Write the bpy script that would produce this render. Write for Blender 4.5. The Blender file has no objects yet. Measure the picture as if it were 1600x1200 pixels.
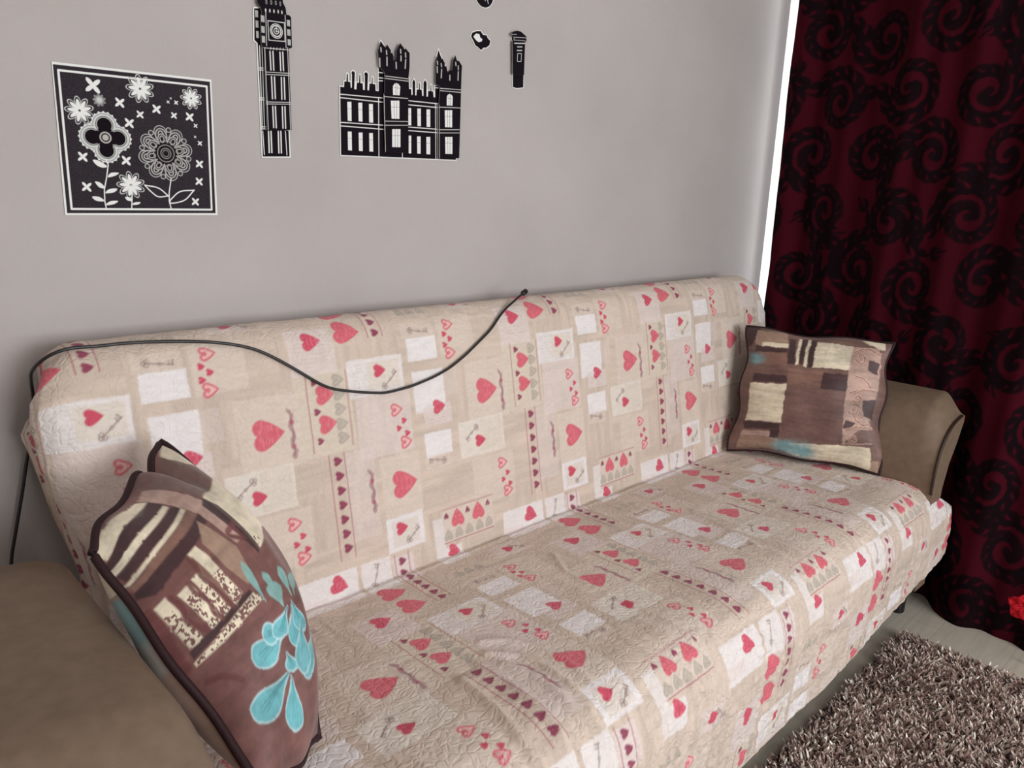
import bpy, math
import numpy as np
from mathutils import Vector, Matrix
# measured outlines, in metres on the wall (x, z) or in each cushion's own 0..1 square
DATA = {'flower':{'outer':[[0.3908,1.4189],[0.6517,1.4207],[0.6487,1.1782],[0.387,1.1782]],'black':[[0.3922,1.4152],[0.6488,1.4167],[0.645,1.1817],[0.3903,1.1813]],'line':[[0.3993,1.407],[0.6423,1.408],[0.6378,1.1881],[0.3978,1.1882]],'stars':[([0.4491,1.3891],0.0145),([0.4892,1.3657],0.0095),([0.5211,1.3492],0.0075),([0.5497,1.3605],0.009),([0.5019,1.3334],0.0095),([0.5794,1.3524],0.0065),([0.6074,1.3522],0.009),([0.5707,1.3744],0.003),([0.5848,1.3746],0.0043),([0.5757,1.381],0.002),([0.6172,1.3377],0.0043),([0.6151,1.3182],0.0025),([0.6232,1.3074],0.005),([0.4229,1.2738],0.0095),([0.4917,1.2707],0.0095),([0.6199,1.2706],0.0085),([0.6173,1.2391],0.0085),([0.6078,1.2024],0.0085),([0.4245,1.2248],0.0095)],'daisies':[([0.425,1.3475],0.022),([0.5245,1.3916],0.023),([0.6123,1.3845],0.0187),([0.4961,1.2295],0.023),([0.457,1.3668],0.0095)],'clover':[0.4614,1.307],'dahlia':[0.5603,1.2862],'stems':[[[0.4587,1.2715],[0.4617,1.2622],[0.4571,1.2405],[0.4519,1.2211],[0.4508,1.2018],[0.4524,1.1885]],[[0.4961,1.2295],[0.4964,1.2098],[0.494,1.1899]],[[0.5662,1.2427],[0.5611,1.2184],[0.56,1.2031],[0.5624,1.1903]]],'leaves':[[[0.4381,1.2694],[0.4481,1.2682],[0.4599,1.2597],[0.4517,1.2575],[0.443,1.2614]],[[0.4776,1.2496],[0.4648,1.2491],[0.4595,1.2418],[0.4713,1.2446]],[[0.4382,1.234],[0.4471,1.2318],[0.4532,1.2236],[0.4442,1.2246]],[[0.473,1.2228],[0.4601,1.222],[0.453,1.2151],[0.4666,1.2166]],[[0.4314,1.2088],[0.4427,1.2085],[0.4502,1.2018],[0.4376,1.2021]],[[0.4724,1.2021],[0.4594,1.2014],[0.4519,1.195],[0.4648,1.1966]],[[0.4848,1.2091],[0.4943,1.2078],[0.4951,1.2024],[0.4879,1.2035]],[[0.5095,1.2005],[0.4997,1.1999],[0.4957,1.1959],[0.5055,1.1965]]],'openleaves':[[[0.5193,1.2301],[0.5426,1.2256],[0.5593,1.2121],[0.5414,1.2105],[0.5295,1.2191],[0.5193,1.2301]],[[0.6068,1.2232],[0.5807,1.2201],[0.5627,1.2057],[0.5623,1.1993],[0.5875,1.2048],[0.6068,1.2232]]]},'tower':{'base':[[0.7458,1.2898],[0.8038,1.2927],[0.8035,1.343],[0.7989,1.3427],[0.7984,1.5063],[0.801,1.5659],[0.7414,1.5559],[0.7391,1.5003],[0.7452,1.4958]],'base_low':[[0.7497,1.2931],[0.8009,1.2957],[0.8004,1.3428],[0.7473,1.3391]],'raised':[[0.7457,1.584],[0.7447,1.565],[0.7512,1.5566],[0.753,1.5492],[0.75,1.5444],[0.7488,1.4961],[0.752,1.488],[0.7522,1.4917],[0.7548,1.4871],[0.7534,1.3398],[0.8058,1.3435],[0.8059,1.4936],[0.8128,1.4963],[0.8129,1.5509],[0.8092,1.554],[0.8034,1.5535],[0.8024,1.5651],[0.797,1.5739],[0.7956,1.593]],'lshade':[[0.7414,1.5559],[0.7553,1.5582],[0.7524,1.4998],[0.744,1.4986]],'lw_b':[[[0.7481,1.3378],[0.7495,1.2939]],[[0.7962,1.3412],[0.7979,1.2956]],[[0.7492,1.492],[0.7475,1.3429]],[[0.7543,1.4927],[0.7521,1.3433]],[[0.7472,1.4524],[0.7563,1.453]],[[0.7471,1.4487],[0.7561,1.4493]],[[0.7454,1.3986],[0.7545,1.3988]],[[0.7458,1.3949],[0.7549,1.3953]],[[0.7453,1.3453],[0.7569,1.3462]],[[0.7452,1.3415],[0.7567,1.3423]]],'bars_b':[[[0.7603,1.3379],[0.7599,1.2984]],[[0.7655,1.3383],[0.7655,1.2987]],[[0.7809,1.3394],[0.7806,1.2987]],[[0.7865,1.3398],[0.786,1.299]]],'win_b':[[[0.7462,1.5531],[0.7461,1.5412]],[[0.7461,1.5352],[0.746,1.5231]],[[0.7463,1.5171],[0.7462,1.505]]],'lw_r':[[[0.7557,1.4885],[0.756,1.3408]],[[0.8033,1.495],[0.8037,1.3442]],[[0.7556,1.4454],[0.8079,1.449]],[[0.7554,1.4412],[0.8078,1.4452]],[[0.753,1.3914],[0.8072,1.3952]],[[0.7528,1.3876],[0.8071,1.3921]],[[0.7534,1.4882],[0.8081,1.4914]],[[0.7609,1.557],[0.7598,1.4927]],[[0.8005,1.5526],[0.8001,1.4945]]],'bars_r':[[[0.7661,1.4833],[0.7666,1.4504]],[[0.7722,1.4841],[0.7726,1.4507]],[[0.7868,1.4846],[0.7871,1.4516]],[[0.7927,1.4853],[0.793,1.4523]],[[0.7672,1.4385],[0.7674,1.3986]],[[0.7733,1.4387],[0.7735,1.3992]],[[0.7878,1.4391],[0.7872,1.3995]],[[0.7937,1.4398],[0.7937,1.4001]],[[0.7673,1.3844],[0.7676,1.3455]],[[0.7728,1.3849],[0.7731,1.3454]],[[0.7875,1.3857],[0.7873,1.3459]],[[0.7932,1.3862],[0.793,1.346]]],'win_r':[[[0.7542,1.5446],[0.7542,1.5331]],[[0.7538,1.5258],[0.7538,1.5145]],[[0.7539,1.5089],[0.7538,1.4973]],[[0.8068,1.545],[0.8069,1.534]],[[0.807,1.5283],[0.8071,1.5172]],[[0.8072,1.5105],[0.8073,1.4998]]],'frame':[[0.7642,1.5371],[0.7984,1.5388],[0.7985,1.5055],[0.7648,1.5032]],'clock':[0.781,1.5214],'dots':[[0.7608,1.5546],[0.7692,1.5552],[0.7777,1.5557],[0.7863,1.5564],[0.794,1.5564]],'dots2':[[0.7629,1.5693],[0.7727,1.5702],[0.7821,1.5709],[0.7912,1.571]],'teeth':[[0.7675,1.4889],[0.7738,1.4892],[0.7804,1.4899],[0.7871,1.4905],[0.7935,1.4909]]},'castle':{'base':[[0.9235,1.4377],[0.9328,1.4375],[0.9339,1.449],[0.9386,1.4489],[0.9398,1.4645],[0.9427,1.4649],[0.9429,1.4494],[0.9486,1.4491],[0.9492,1.4381],[0.9518,1.4384],[0.9523,1.4648],[0.9509,1.4681],[0.9553,1.4721],[0.9598,1.4692],[0.9577,1.4367],[0.9626,1.436],[0.9643,1.4501],[0.9692,1.4499],[0.9706,1.4658],[0.973,1.4661],[0.973,1.4499],[0.9788,1.45],[0.9794,1.4371],[0.9835,1.437],[0.984,1.465],[0.9823,1.4695],[0.9873,1.4735],[0.9923,1.4702],[0.9903,1.4377],[0.9942,1.4374],[0.9955,1.4516],[1.0009,1.4517],[1.0019,1.4647],[1.004,1.465],[1.0038,1.4514],[1.0104,1.4516],[1.0111,1.4387],[1.0187,1.4383],[1.0194,1.5077],[1.0165,1.5189],[1.0251,1.5398],[1.0316,1.5326],[1.0391,1.5255],[1.068,1.477],[1.099,1.4745],[1.0997,1.4515],[1.1055,1.4516],[1.1061,1.4398],[1.1094,1.4402],[1.1087,1.4671],[1.1125,1.4736],[1.1164,1.4679],[1.1165,1.4396],[1.1198,1.44],[1.1207,1.4524],[1.1266,1.453],[1.1272,1.4667],[1.1295,1.4669],[1.1299,1.4534],[1.1349,1.4531],[1.1363,1.4403],[1.1396,1.4407],[1.1394,1.4692],[1.144,1.4747],[1.1487,1.4695],[1.1482,1.4403],[1.1523,1.4407],[1.1528,1.4532],[1.1589,1.4534],[1.1594,1.4664],[1.1614,1.4666],[1.1622,1.453],[1.1673,1.453],[1.1691,1.4406],[1.1732,1.441],[1.1717,1.5163],[1.1782,1.532],[1.1815,1.5435],[1.1867,1.5331],[1.1989,1.5147],[1.2349,1.4604],[1.2381,1.3066],[0.9225,1.3019]],'r1':[[1.0131,1.5177],[1.0201,1.5367],[1.029,1.5285],[1.0311,1.526],[1.0365,1.5325],[1.0456,1.5233],[1.0455,1.5163],[1.0486,1.519],[1.0525,1.5125],[1.0525,1.5031],[1.0599,1.5064],[1.0609,1.5253],[1.0702,1.5407],[1.0795,1.5326],[1.0811,1.5292],[1.0848,1.5321],[1.0952,1.524],[1.0952,1.4989],[1.0927,1.4745],[1.0913,1.315],[1.0303,1.313],[1.0267,1.4339],[1.0297,1.4366],[1.0301,1.4768],[1.016,1.4868],[1.0139,1.5063]],'r2':[[1.168,1.5127],[1.1735,1.5294],[1.1838,1.5209],[1.1871,1.525],[1.1941,1.516],[1.1942,1.508],[1.1987,1.5103],[1.203,1.4971],[1.2098,1.5029],[1.2161,1.5024],[1.2182,1.524],[1.2249,1.5361],[1.2304,1.5255],[1.2357,1.5262],[1.2455,1.516],[1.2444,1.5019],[1.2433,1.4245],[1.2415,1.3108],[1.1816,1.3074],[1.1793,1.4277],[1.1812,1.4645],[1.1686,1.4682]],'lines_b':[[[0.9232,1.4228],[1.0353,1.4256]],[[0.9238,1.416],[1.0337,1.417]],[[0.9241,1.3674],[1.0333,1.3698]],[[0.9239,1.3604],[1.0332,1.3612]],[[1.0185,1.424],[1.0182,1.3038]],[[1.0965,1.4266],[1.1864,1.428]],[[1.0965,1.418],[1.1865,1.4198]],[[1.0981,1.3709],[1.1854,1.3721]],[[1.0981,1.3634],[1.1855,1.3644]],[[1.1744,1.4269],[1.1769,1.3056]],[[1.1795,1.4274],[1.1828,1.3059]],[[1.0813,1.3171],[1.0813,1.3044]],[[1.0191,1.4761],[1.0357,1.4769]],[[1.0189,1.4655],[1.0356,1.4662]],[[1.0189,1.4596],[1.0295,1.4603]],[[1.1729,1.4666],[1.1866,1.4668]],[[1.173,1.4616],[1.1866,1.4623]]],'lines_r':[[[1.0306,1.4698],[1.0927,1.4709]],[[1.0306,1.4651],[1.0927,1.466]],[[1.0272,1.428],[1.0905,1.43]],[[1.0283,1.3777],[1.0906,1.3818]],[[1.0283,1.3692],[1.0906,1.3739]],[[1.0273,1.4316],[1.0303,1.3143]],[[1.1812,1.4607],[1.2435,1.4639]],[[1.1813,1.4557],[1.2436,1.4582]],[[1.1801,1.4202],[1.2433,1.4238]],[[1.179,1.3707],[1.2408,1.3751]],[[1.1791,1.3638],[1.2409,1.368]],[[1.1793,1.4239],[1.1816,1.308]]],'wins_b':[[[0.94,1.4094],[0.95,1.4104],[0.9498,1.3718],[0.9404,1.3722]],[[0.967,1.4101],[0.9767,1.411],[0.9769,1.3727],[0.9673,1.3731]],[[0.9938,1.4102],[1.0036,1.4111],[1.004,1.3729],[0.9938,1.3728]],[[0.9399,1.3503],[0.9494,1.3505],[0.9495,1.3124],[0.9399,1.3126]],[[0.9669,1.3501],[0.9766,1.3507],[0.9765,1.3127],[0.9671,1.3129]],[[0.9935,1.3507],[1.0029,1.3513],[1.0033,1.3129],[0.9936,1.3129]],[[1.0965,1.4111],[1.1052,1.4118],[1.1056,1.3747],[1.0972,1.3746]],[[1.1225,1.4121],[1.1324,1.413],[1.1327,1.3752],[1.1234,1.375]],[[1.1485,1.4126],[1.1592,1.4136],[1.1596,1.3754],[1.1494,1.3752]],[[1.0988,1.3526],[1.1057,1.3531],[1.1057,1.3145],[1.0988,1.3147]],[[1.1221,1.3524],[1.1321,1.3531],[1.1323,1.3151],[1.123,1.3152]],[[1.1486,1.3529],[1.1598,1.3536],[1.1602,1.3153],[1.1493,1.3152]]],'wins_r':[[[1.045,1.4213],[1.0677,1.4235],[1.0676,1.3856],[1.0469,1.3845]],[[1.0483,1.3626],[1.0704,1.3642],[1.0703,1.3259],[1.0481,1.3252]],[[1.1957,1.4147],[1.2178,1.4166],[1.2185,1.3787],[1.197,1.3777]],[[1.1977,1.3559],[1.2196,1.3574],[1.2203,1.3191],[1.199,1.3185]]],'arch_r':[[[1.0504,1.4506],[1.0544,1.4566],[1.0597,1.4588],[1.0653,1.4575],[1.07,1.4522],[1.0684,1.4344],[1.0512,1.4335]],[[1.2011,1.4433],[1.2038,1.4491],[1.2097,1.4518],[1.2161,1.4498],[1.219,1.445],[1.2183,1.4267],[1.2014,1.4259]]],'slits_r':[[[1.02,1.5244],[1.0208,1.5172]],[[1.0343,1.5206],[1.0349,1.5137]],[[1.0355,1.5079],[1.0356,1.4916]],[[1.0711,1.5279],[1.0717,1.5209]],[[1.0842,1.5225],[1.0848,1.5143]],[[1.0848,1.5095],[1.0835,1.4915]],[[1.0592,1.5004],[1.0598,1.4886]],[[1.0723,1.5151],[1.0723,1.5056]],[[1.1727,1.517],[1.1734,1.5109]],[[1.1839,1.5135],[1.1847,1.5074]],[[1.1851,1.5012],[1.1843,1.4836]],[[1.2263,1.5213],[1.2271,1.5151]],[[1.2341,1.5147],[1.2343,1.5071]],[[1.2344,1.502],[1.2341,1.4842]],[[1.2094,1.4915],[1.2095,1.4814]],[[1.0168,1.5032],[1.0172,1.487]],[[1.1721,1.5058],[1.173,1.4936]]]},'misc':{'cloud':[[1.2777,1.5846],[1.2808,1.5933],[1.2953,1.5992],[1.3072,1.601],[1.3156,1.5938],[1.3264,1.5945],[1.3307,1.5885],[1.3391,1.5841],[1.3367,1.5743],[1.326,1.5671],[1.3178,1.566],[1.3099,1.5593],[1.3017,1.5638],[1.2909,1.5679],[1.2867,1.5748]],'cwhite':[[1.285,1.5856],[1.2928,1.5933],[1.3034,1.5939],[1.3063,1.5869],[1.3132,1.5841],[1.312,1.5793],[1.3013,1.5759],[1.2932,1.5794]],'disc':[[1.3161,1.6824],0.0291],'discm':[[[1.3265,1.6714],[1.3294,1.6636]],[[1.3184,1.6709],[1.3198,1.6681]]],'pbase':[[1.4073,1.6092],[1.4099,1.596],[1.4137,1.5946],[1.4179,1.489],[1.4322,1.4876],[1.4545,1.4919],[1.4539,1.521],[1.4476,1.5955]],'praised':[[1.3976,1.6069],[1.4065,1.6136],[1.4194,1.6178],[1.4326,1.6175],[1.4523,1.6091],[1.4537,1.5995],[1.4479,1.5958],[1.4481,1.5198],[1.4097,1.5173],[1.4054,1.5888],[1.4061,1.5928],[1.4103,1.5953],[1.4086,1.6018]],'plines':[[[1.3997,1.6068],[1.4184,1.609]],[[1.4086,1.6014],[1.4524,1.6062]],[[1.4103,1.5953],[1.4484,1.5988]],[[1.4112,1.5887],[1.4502,1.5928]],[[1.4101,1.5991],[1.4104,1.5944]],[[1.4524,1.6062],[1.4528,1.5994]]],'pthick':[[[1.4221,1.5815],[1.4379,1.5836]],[[1.4213,1.5732],[1.4377,1.5754]],[[1.4121,1.5882],[1.4493,1.593]]],'pbox':[[1.4234,1.5664],[1.4366,1.5682],[1.4361,1.5496],[1.4231,1.5484]]},'pilR':{'polys':[(3,[[0.0,0.004],[0.108,0.004],[0.079,0.067],[0.042,0.15],[0.0,0.175]]),(1,[[0.075,0.025],[0.296,0.0],[0.321,0.129],[0.071,0.146]]),(0,[[0.121,0.117],[0.317,0.092],[0.317,0.129],[0.121,0.15]]),(3,[[0.071,0.146],[0.321,0.138],[0.321,0.171],[0.067,0.196]]),(4,[[0.067,0.196],[0.321,0.171],[0.329,0.275],[0.071,0.296]]),(3,[[0.092,0.371],[0.342,0.358],[0.346,0.412],[0.096,0.438]]),(0,[[0.079,0.45],[0.346,0.425],[0.342,0.742],[0.075,0.75]]),(3,[[0.062,0.758],[0.338,0.754],[0.338,0.8],[0.083,0.817]]),(3,[[0.267,0.804],[0.338,0.8],[0.338,0.867],[0.275,0.875]]),(5,[[0.075,0.833],[0.271,0.825],[0.275,0.871],[0.075,0.875]]),(1,[[0.075,0.879],[0.338,0.875],[0.338,0.971],[0.058,0.983]]),(3,[[0.321,0.042],[0.362,0.042],[0.383,0.258],[0.325,0.258]]),(0,[[0.379,0.029],[0.404,0.025],[0.408,0.254],[0.388,0.258]]),(3,[[0.404,0.025],[0.442,0.025],[0.438,0.254],[0.412,0.254]]),(0,[[0.446,0.025],[0.467,0.029],[0.471,0.267],[0.446,0.263]]),(3,[[0.471,0.029],[0.512,0.033],[0.508,0.263],[0.475,0.267]]),(0,[[0.512,0.046],[0.758,0.067],[0.771,0.254],[0.512,0.263]]),(4,[[0.346,0.3],[0.775,0.287],[0.771,0.312],[0.358,0.429]]),(3,[[0.592,0.296],[0.775,0.287],[0.775,0.421],[0.583,0.425]]),(2,[[0.35,0.429],[0.775,0.429],[0.754,0.842],[0.35,0.871]]),(5,[[0.758,0.067],[0.929,0.058],[0.975,0.188],[0.938,0.5],[0.938,0.796],[0.758,0.838]]),(3,[[0.879,0.154],[0.963,0.175],[0.95,0.271],[0.883,0.237]]),(3,[[0.867,0.475],[0.946,0.458],[0.954,0.608],[0.892,0.592]]),(3,[[0.771,0.642],[0.842,0.654],[0.796,0.721],[0.762,0.713]]),(2,[[0.867,0.704],[0.95,0.688],[0.938,0.783],[0.775,0.829],[0.775,0.808]]),(0,[[0.804,0.008],[0.942,0.0],[0.967,0.071],[0.904,0.054]]),(0,[[0.408,0.892],[0.925,0.825],[0.95,1.0],[0.896,1.0],[0.404,0.979]]),(1,[[0.942,0.925],[0.979,0.912],[0.996,1.0],[0.933,1.0]])],'swirl':[[[0.812,0.15],[0.817,0.121],[0.85,0.138],[0.85,0.175],[0.817,0.192],[0.792,0.167]],[[0.821,0.467],[0.838,0.446],[0.854,0.471],[0.838,0.5],[0.804,0.483]],[[0.812,0.567],[0.817,0.517],[0.85,0.525],[0.846,0.575],[0.812,0.592],[0.783,0.571]],[[0.812,0.579],[0.842,0.629],[0.892,0.658],[0.938,0.65]],[[0.808,0.771],[0.829,0.754],[0.842,0.783],[0.812,0.804],[0.792,0.783]],[[0.767,0.113],[0.85,0.071],[0.942,0.104]],[[0.804,0.292],[0.875,0.321],[0.908,0.383]],[[0.783,0.433],[0.854,0.392],[0.942,0.392]],[[0.775,0.725],[0.854,0.679],[0.95,0.675]]],'blue':[[[0.496,0.933],0.055],[[0.383,0.929],0.05],[[0.083,0.25],0.04]]},'pilL':{'polys':[(0,[[1.0,0.0],[0.971,0.092],[0.963,0.113],[0.846,0.062],[0.862,0.013]]),(6,[[1.0,0.0],[0.992,0.037],[0.963,0.104],[0.958,0.108],[0.979,0.071],[1.0,0.008]]),(2,[[0.846,0.013],[0.929,0.15],[0.588,0.171],[0.5,0.037]]),(5,[[0.483,0.021],[0.5,0.037],[0.575,0.175],[0.546,0.338],[0.496,0.338],[0.475,0.196],[0.4,0.025]]),(0,[[0.379,0.025],[0.408,0.05],[0.304,0.067],[0.188,0.058],[0.067,0.067],[0.017,0.071],[0.0,0.025],[0.042,0.0],[0.175,0.013]]),(3,[[0.408,0.05],[0.425,0.096],[0.033,0.133],[0.0,0.117],[0.004,0.079],[0.125,0.062]]),(0,[[0.417,0.092],[0.421,0.108],[0.004,0.154],[0.0,0.117]]),(3,[[0.429,0.113],[0.45,0.142],[0.013,0.188],[0.0,0.146]]),(0,[[0.446,0.138],[0.454,0.154],[0.013,0.208],[0.0,0.196]]),(4,[[0.454,0.154],[0.487,0.2],[0.013,0.237],[0.008,0.212]]),(3,[[0.479,0.188],[0.467,0.225],[0.05,0.287],[0.004,0.258],[0.008,0.237]]),(0,[[0.921,0.158],[0.892,0.354],[0.567,0.4],[0.6,0.171]]),(3,[[0.588,0.171],[0.621,0.217],[0.583,0.4],[0.55,0.408],[0.542,0.271],[0.537,0.183]]),(0,[[0.021,0.317],[0.062,0.312],[0.083,0.496],[0.037,0.487]]),(0,[[0.096,0.333],[0.158,0.329],[0.183,0.483],[0.125,0.492]]),(0,[[0.175,0.325],[0.229,0.321],[0.242,0.475],[0.192,0.487]]),(0,[[0.242,0.258],[0.292,0.254],[0.317,0.462],[0.263,0.487],[0.263,0.429]]),(3,[[0.029,0.492],[0.346,0.471],[0.358,0.487],[0.029,0.521]]),(0,[[0.025,0.529],[0.354,0.487],[0.379,0.521],[0.133,0.542],[0.025,0.542]]),(4,[[0.242,0.258],[0.25,0.317],[0.258,0.371],[0.267,0.467],[0.233,0.467],[0.225,0.35],[0.221,0.275]]),(1,[[0.429,0.2],[0.479,0.346],[0.429,0.417],[0.362,0.458],[0.333,0.367],[0.325,0.263]])],'wavy':[[[0.229,0.271],[0.229,0.304],[0.217,0.346],[0.242,0.417],[0.254,0.479]],[[0.154,0.329],[0.15,0.358],[0.175,0.412],[0.167,0.45],[0.183,0.483]],[[0.075,0.325],[0.083,0.371],[0.071,0.417],[0.108,0.479]],[[0.579,0.287],[0.5,0.3],[0.554,0.342],[0.55,0.3]],[[0.025,0.6],[0.067,0.625],[0.108,0.671]],[[0.008,0.312],[0.013,0.371],[0.008,0.458],[0.008,0.533]]],'petals':[[[0.35,0.754],[0.271,0.754],[0.163,0.738],[0.113,0.742],[0.087,0.754],[0.087,0.783],[0.1,0.804],[0.142,0.825],[0.196,0.833],[0.25,0.821],[0.304,0.783],[0.354,0.758]],[[0.362,0.771],[0.333,0.8],[0.283,0.833],[0.267,0.858],[0.287,0.887],[0.329,0.912],[0.362,0.917],[0.412,0.912],[0.433,0.892],[0.425,0.862],[0.375,0.812],[0.367,0.771]],[[0.442,0.646],[0.358,0.637],[0.267,0.617],[0.217,0.613],[0.192,0.629],[0.183,0.65],[0.2,0.675],[0.246,0.696],[0.292,0.704],[0.333,0.696],[0.379,0.662],[0.446,0.65]],[[0.433,0.642],[0.392,0.625],[0.354,0.596],[0.329,0.588],[0.312,0.592],[0.296,0.604],[0.292,0.617],[0.3,0.637],[0.317,0.65],[0.346,0.654],[0.392,0.646],[0.433,0.646]],[[0.55,0.596],[0.479,0.604],[0.388,0.604],[0.358,0.613],[0.35,0.629],[0.354,0.642],[0.375,0.654],[0.404,0.658],[0.442,0.654],[0.475,0.642],[0.512,0.617],[0.554,0.596]],[[0.579,0.604],[0.542,0.629],[0.467,0.65],[0.446,0.671],[0.442,0.688],[0.471,0.708],[0.508,0.713],[0.558,0.708],[0.588,0.696],[0.592,0.675],[0.575,0.633],[0.583,0.604]],[[0.6,0.592],[0.583,0.613],[0.55,0.637],[0.542,0.654],[0.558,0.671],[0.588,0.683],[0.625,0.688],[0.65,0.679],[0.662,0.667],[0.65,0.65],[0.613,0.617],[0.604,0.592]],[[0.383,0.704],[0.375,0.717],[0.354,0.729],[0.35,0.742],[0.358,0.75],[0.383,0.762],[0.408,0.762],[0.438,0.762],[0.446,0.754],[0.433,0.742],[0.4,0.721],[0.388,0.704]],[[0.892,0.704],[0.667,0.729],[0.558,0.75],[0.517,0.771],[0.517,0.792],[0.542,0.808],[0.579,0.817],[0.625,0.812],[0.667,0.8],[0.721,0.779],[0.771,0.738],[0.892,0.704]],[[0.6,0.658],[0.55,0.688],[0.458,0.717],[0.429,0.742],[0.442,0.767],[0.496,0.787],[0.558,0.796],[0.604,0.787],[0.642,0.775],[0.642,0.746],[0.6,0.696],[0.604,0.658]]],'leaves':[[[0.529,0.588],[0.542,0.567],[0.575,0.546],[0.579,0.529],[0.554,0.512],[0.512,0.5],[0.475,0.5],[0.438,0.504],[0.425,0.517],[0.433,0.533],[0.496,0.567],[0.521,0.588]],[[0.388,0.533],[0.392,0.5],[0.412,0.458],[0.425,0.429],[0.429,0.408],[0.425,0.392],[0.412,0.392],[0.392,0.404],[0.379,0.425],[0.371,0.454],[0.375,0.496],[0.383,0.533]],[[0.521,0.537],[0.521,0.521],[0.525,0.496],[0.525,0.483],[0.512,0.471],[0.496,0.462],[0.479,0.458],[0.462,0.467],[0.454,0.479],[0.462,0.496],[0.496,0.521],[0.517,0.537]],[[0.629,0.579],[0.637,0.554],[0.667,0.529],[0.679,0.508],[0.675,0.496],[0.654,0.483],[0.629,0.479],[0.613,0.487],[0.6,0.5],[0.604,0.521],[0.621,0.554],[0.621,0.575]],[[0.65,0.583],[0.671,0.567],[0.754,0.554],[0.833,0.542],[0.896,0.533],[0.808,0.521],[0.767,0.521],[0.704,0.521],[0.675,0.529],[0.662,0.546],[0.658,0.567],[0.646,0.583]]],'core':[[0.408,0.683],[0.367,0.754],[0.5,0.592]]},'cable':[[0.246,1.45,0.623],[0.27,1.45,0.718],[0.287,1.448,0.795],[0.296,1.44,0.831]]}
def pillow_pt(cn, s, t, side, hf, hb, pinch=.085, bow=(0, 0, 0), rnd=0.0):
    """point of a cushion: corners TL,TR,BR,BL; s right, t down; side +1 front"""
    A, B, Cc, D = [np.array(c, float) for c in cn]
    n = np.cross(B - D, A - Cc)
    n = -n / np.linalg.norm(n)
    n = n * (1 if np.dot(n, np.array([0, 0, 1.25]) - (A + Cc) / 2) > 0 else -1)
    s2 = .5 + (s - .5) * (1 - pinch * np.sin(np.pi * t) ** .8)
    t2 = .5 + (t - .5) * (1 - pinch * np.sin(np.pi * s) ** .8)
    s2 = s2 + .016 * (2 * s - 1) ** 3 * np.sin(2 * np.pi * 2.3 * t + 1 + s); t2 = t2 + .012 * (2 * t - 1) ** 3 * np.sin(2 * np.pi * 1.8 * s + 2 * t)
    P = (A[None] * ((1 - s2) * (1 - t2))[:, None] + B[None] * (s2 * (1 - t2))[:, None]
         + Cc[None] * (s2 * t2)[:, None] + D[None] * ((1 - s2) * t2)[:, None])
    P = P + np.array(bow)[None] * (s ** 1.3 * np.sin(np.pi * t ** .85))[:, None]
    ce = (A + B + Cc + D) / 4
    k = rnd * (np.exp(-(s ** 2 + t ** 2) / .016) + .6 * np.exp(-((1 - s) ** 2 + (1 - t) ** 2) / .016))
    P = P + (ce[None] - P) * k[:, None]
    if rnd: P = P + (ce[None] - P) * (.13 * np.exp(-((s - .76) / .07) ** 2 - (t / .16) ** 2))[:, None]
    m = np.clip(np.sin(np.pi * s) * np.sin(np.pi * t), 0, 1)
    h = (hf if side > 0 else hb) * m ** .55
    wr = .004 * np.sin(17 * s + 9 * t * t + 2) * np.sin(13 * t - 5 * s) * m ** .4
    return P + n[None] * (side * h + wr)[:, None]
PI = math.pi
C = bpy.context.scene.collection
rng = np.random.default_rng(11)

# ------------------------------------------------------------------ helpers
def lin(c):
    c = np.array(c, float) / 255.0
    return np.where(c <= .04045, c / 12.92, ((c + .055) / 1.055) ** 2.4)

def mat(name, rgb, rough=.7, spec=.3, metal=0.0):
    m = bpy.data.materials.new(name); m.use_nodes = True
    b = m.node_tree.nodes['Principled BSDF']
    b.inputs['Base Color'].default_value = (*lin(rgb), 1)
    b.inputs['Roughness'].default_value = rough
    b.inputs['Specular IOR Level'].default_value = spec
    b.inputs['Metallic'].default_value = metal
    return m

def nd(m, t, **kw):
    n = m.node_tree.nodes.new(t)
    for k, v in kw.items():
        if hasattr(n, k): setattr(n, k, v)
        else: n.inputs[k].default_value = v
    return n

def lk(m, a, b): m.node_tree.links.new(a, b)

def bump(m, heights, strength, dist):
    b = m.node_tree.nodes['Principled BSDF']
    bp = nd(m, 'ShaderNodeBump'); bp.inputs['Strength'].default_value = strength; bp.inputs['Distance'].default_value = dist
    lk(m, heights, bp.inputs['Height']); lk(m, bp.outputs[0], b.inputs['Normal'])
    return bp

def noise_tint(m, rgb1, rgb2, scale, detail=4, coord='Object', stretch=None, lo=.35, hi=.65):
    tc = nd(m, 'ShaderNodeTexCoord'); src = tc.outputs[coord]
    if stretch:
        mp = nd(m, 'ShaderNodeMapping'); mp.inputs['Scale'].default_value = stretch
        lk(m, src, mp.inputs[0]); src = mp.outputs[0]
    n = nd(m, 'ShaderNodeTexNoise'); n.inputs['Scale'].default_value = scale; n.inputs['Detail'].default_value = detail
    lk(m, src, n.inputs['Vector'])
    r = nd(m, 'ShaderNodeValToRGB')
    r.color_ramp.elements[0].position = lo; r.color_ramp.elements[1].position = hi
    r.color_ramp.elements[0].color = (*lin(rgb1), 1); r.color_ramp.elements[1].color = (*lin(rgb2), 1)
    lk(m, n.outputs['Fac'], r.inputs[0]); lk(m, r.outputs[0], m.node_tree.nodes['Principled BSDF'].inputs['Base Color'])
    return src, n

def attr_mat(name, rough=.8, spec=.2, sheen=0.0):
    m = mat(name, (128, 128, 128), rough, spec)
    a = nd(m, 'ShaderNodeAttribute'); a.attribute_name = 'print'
    lk(m, a.outputs['Color'], m.node_tree.nodes['Principled BSDF'].inputs['Base Color'])
    m.node_tree.nodes['Principled BSDF'].inputs['Sheen Weight'].default_value = sheen
    return m, a

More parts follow.
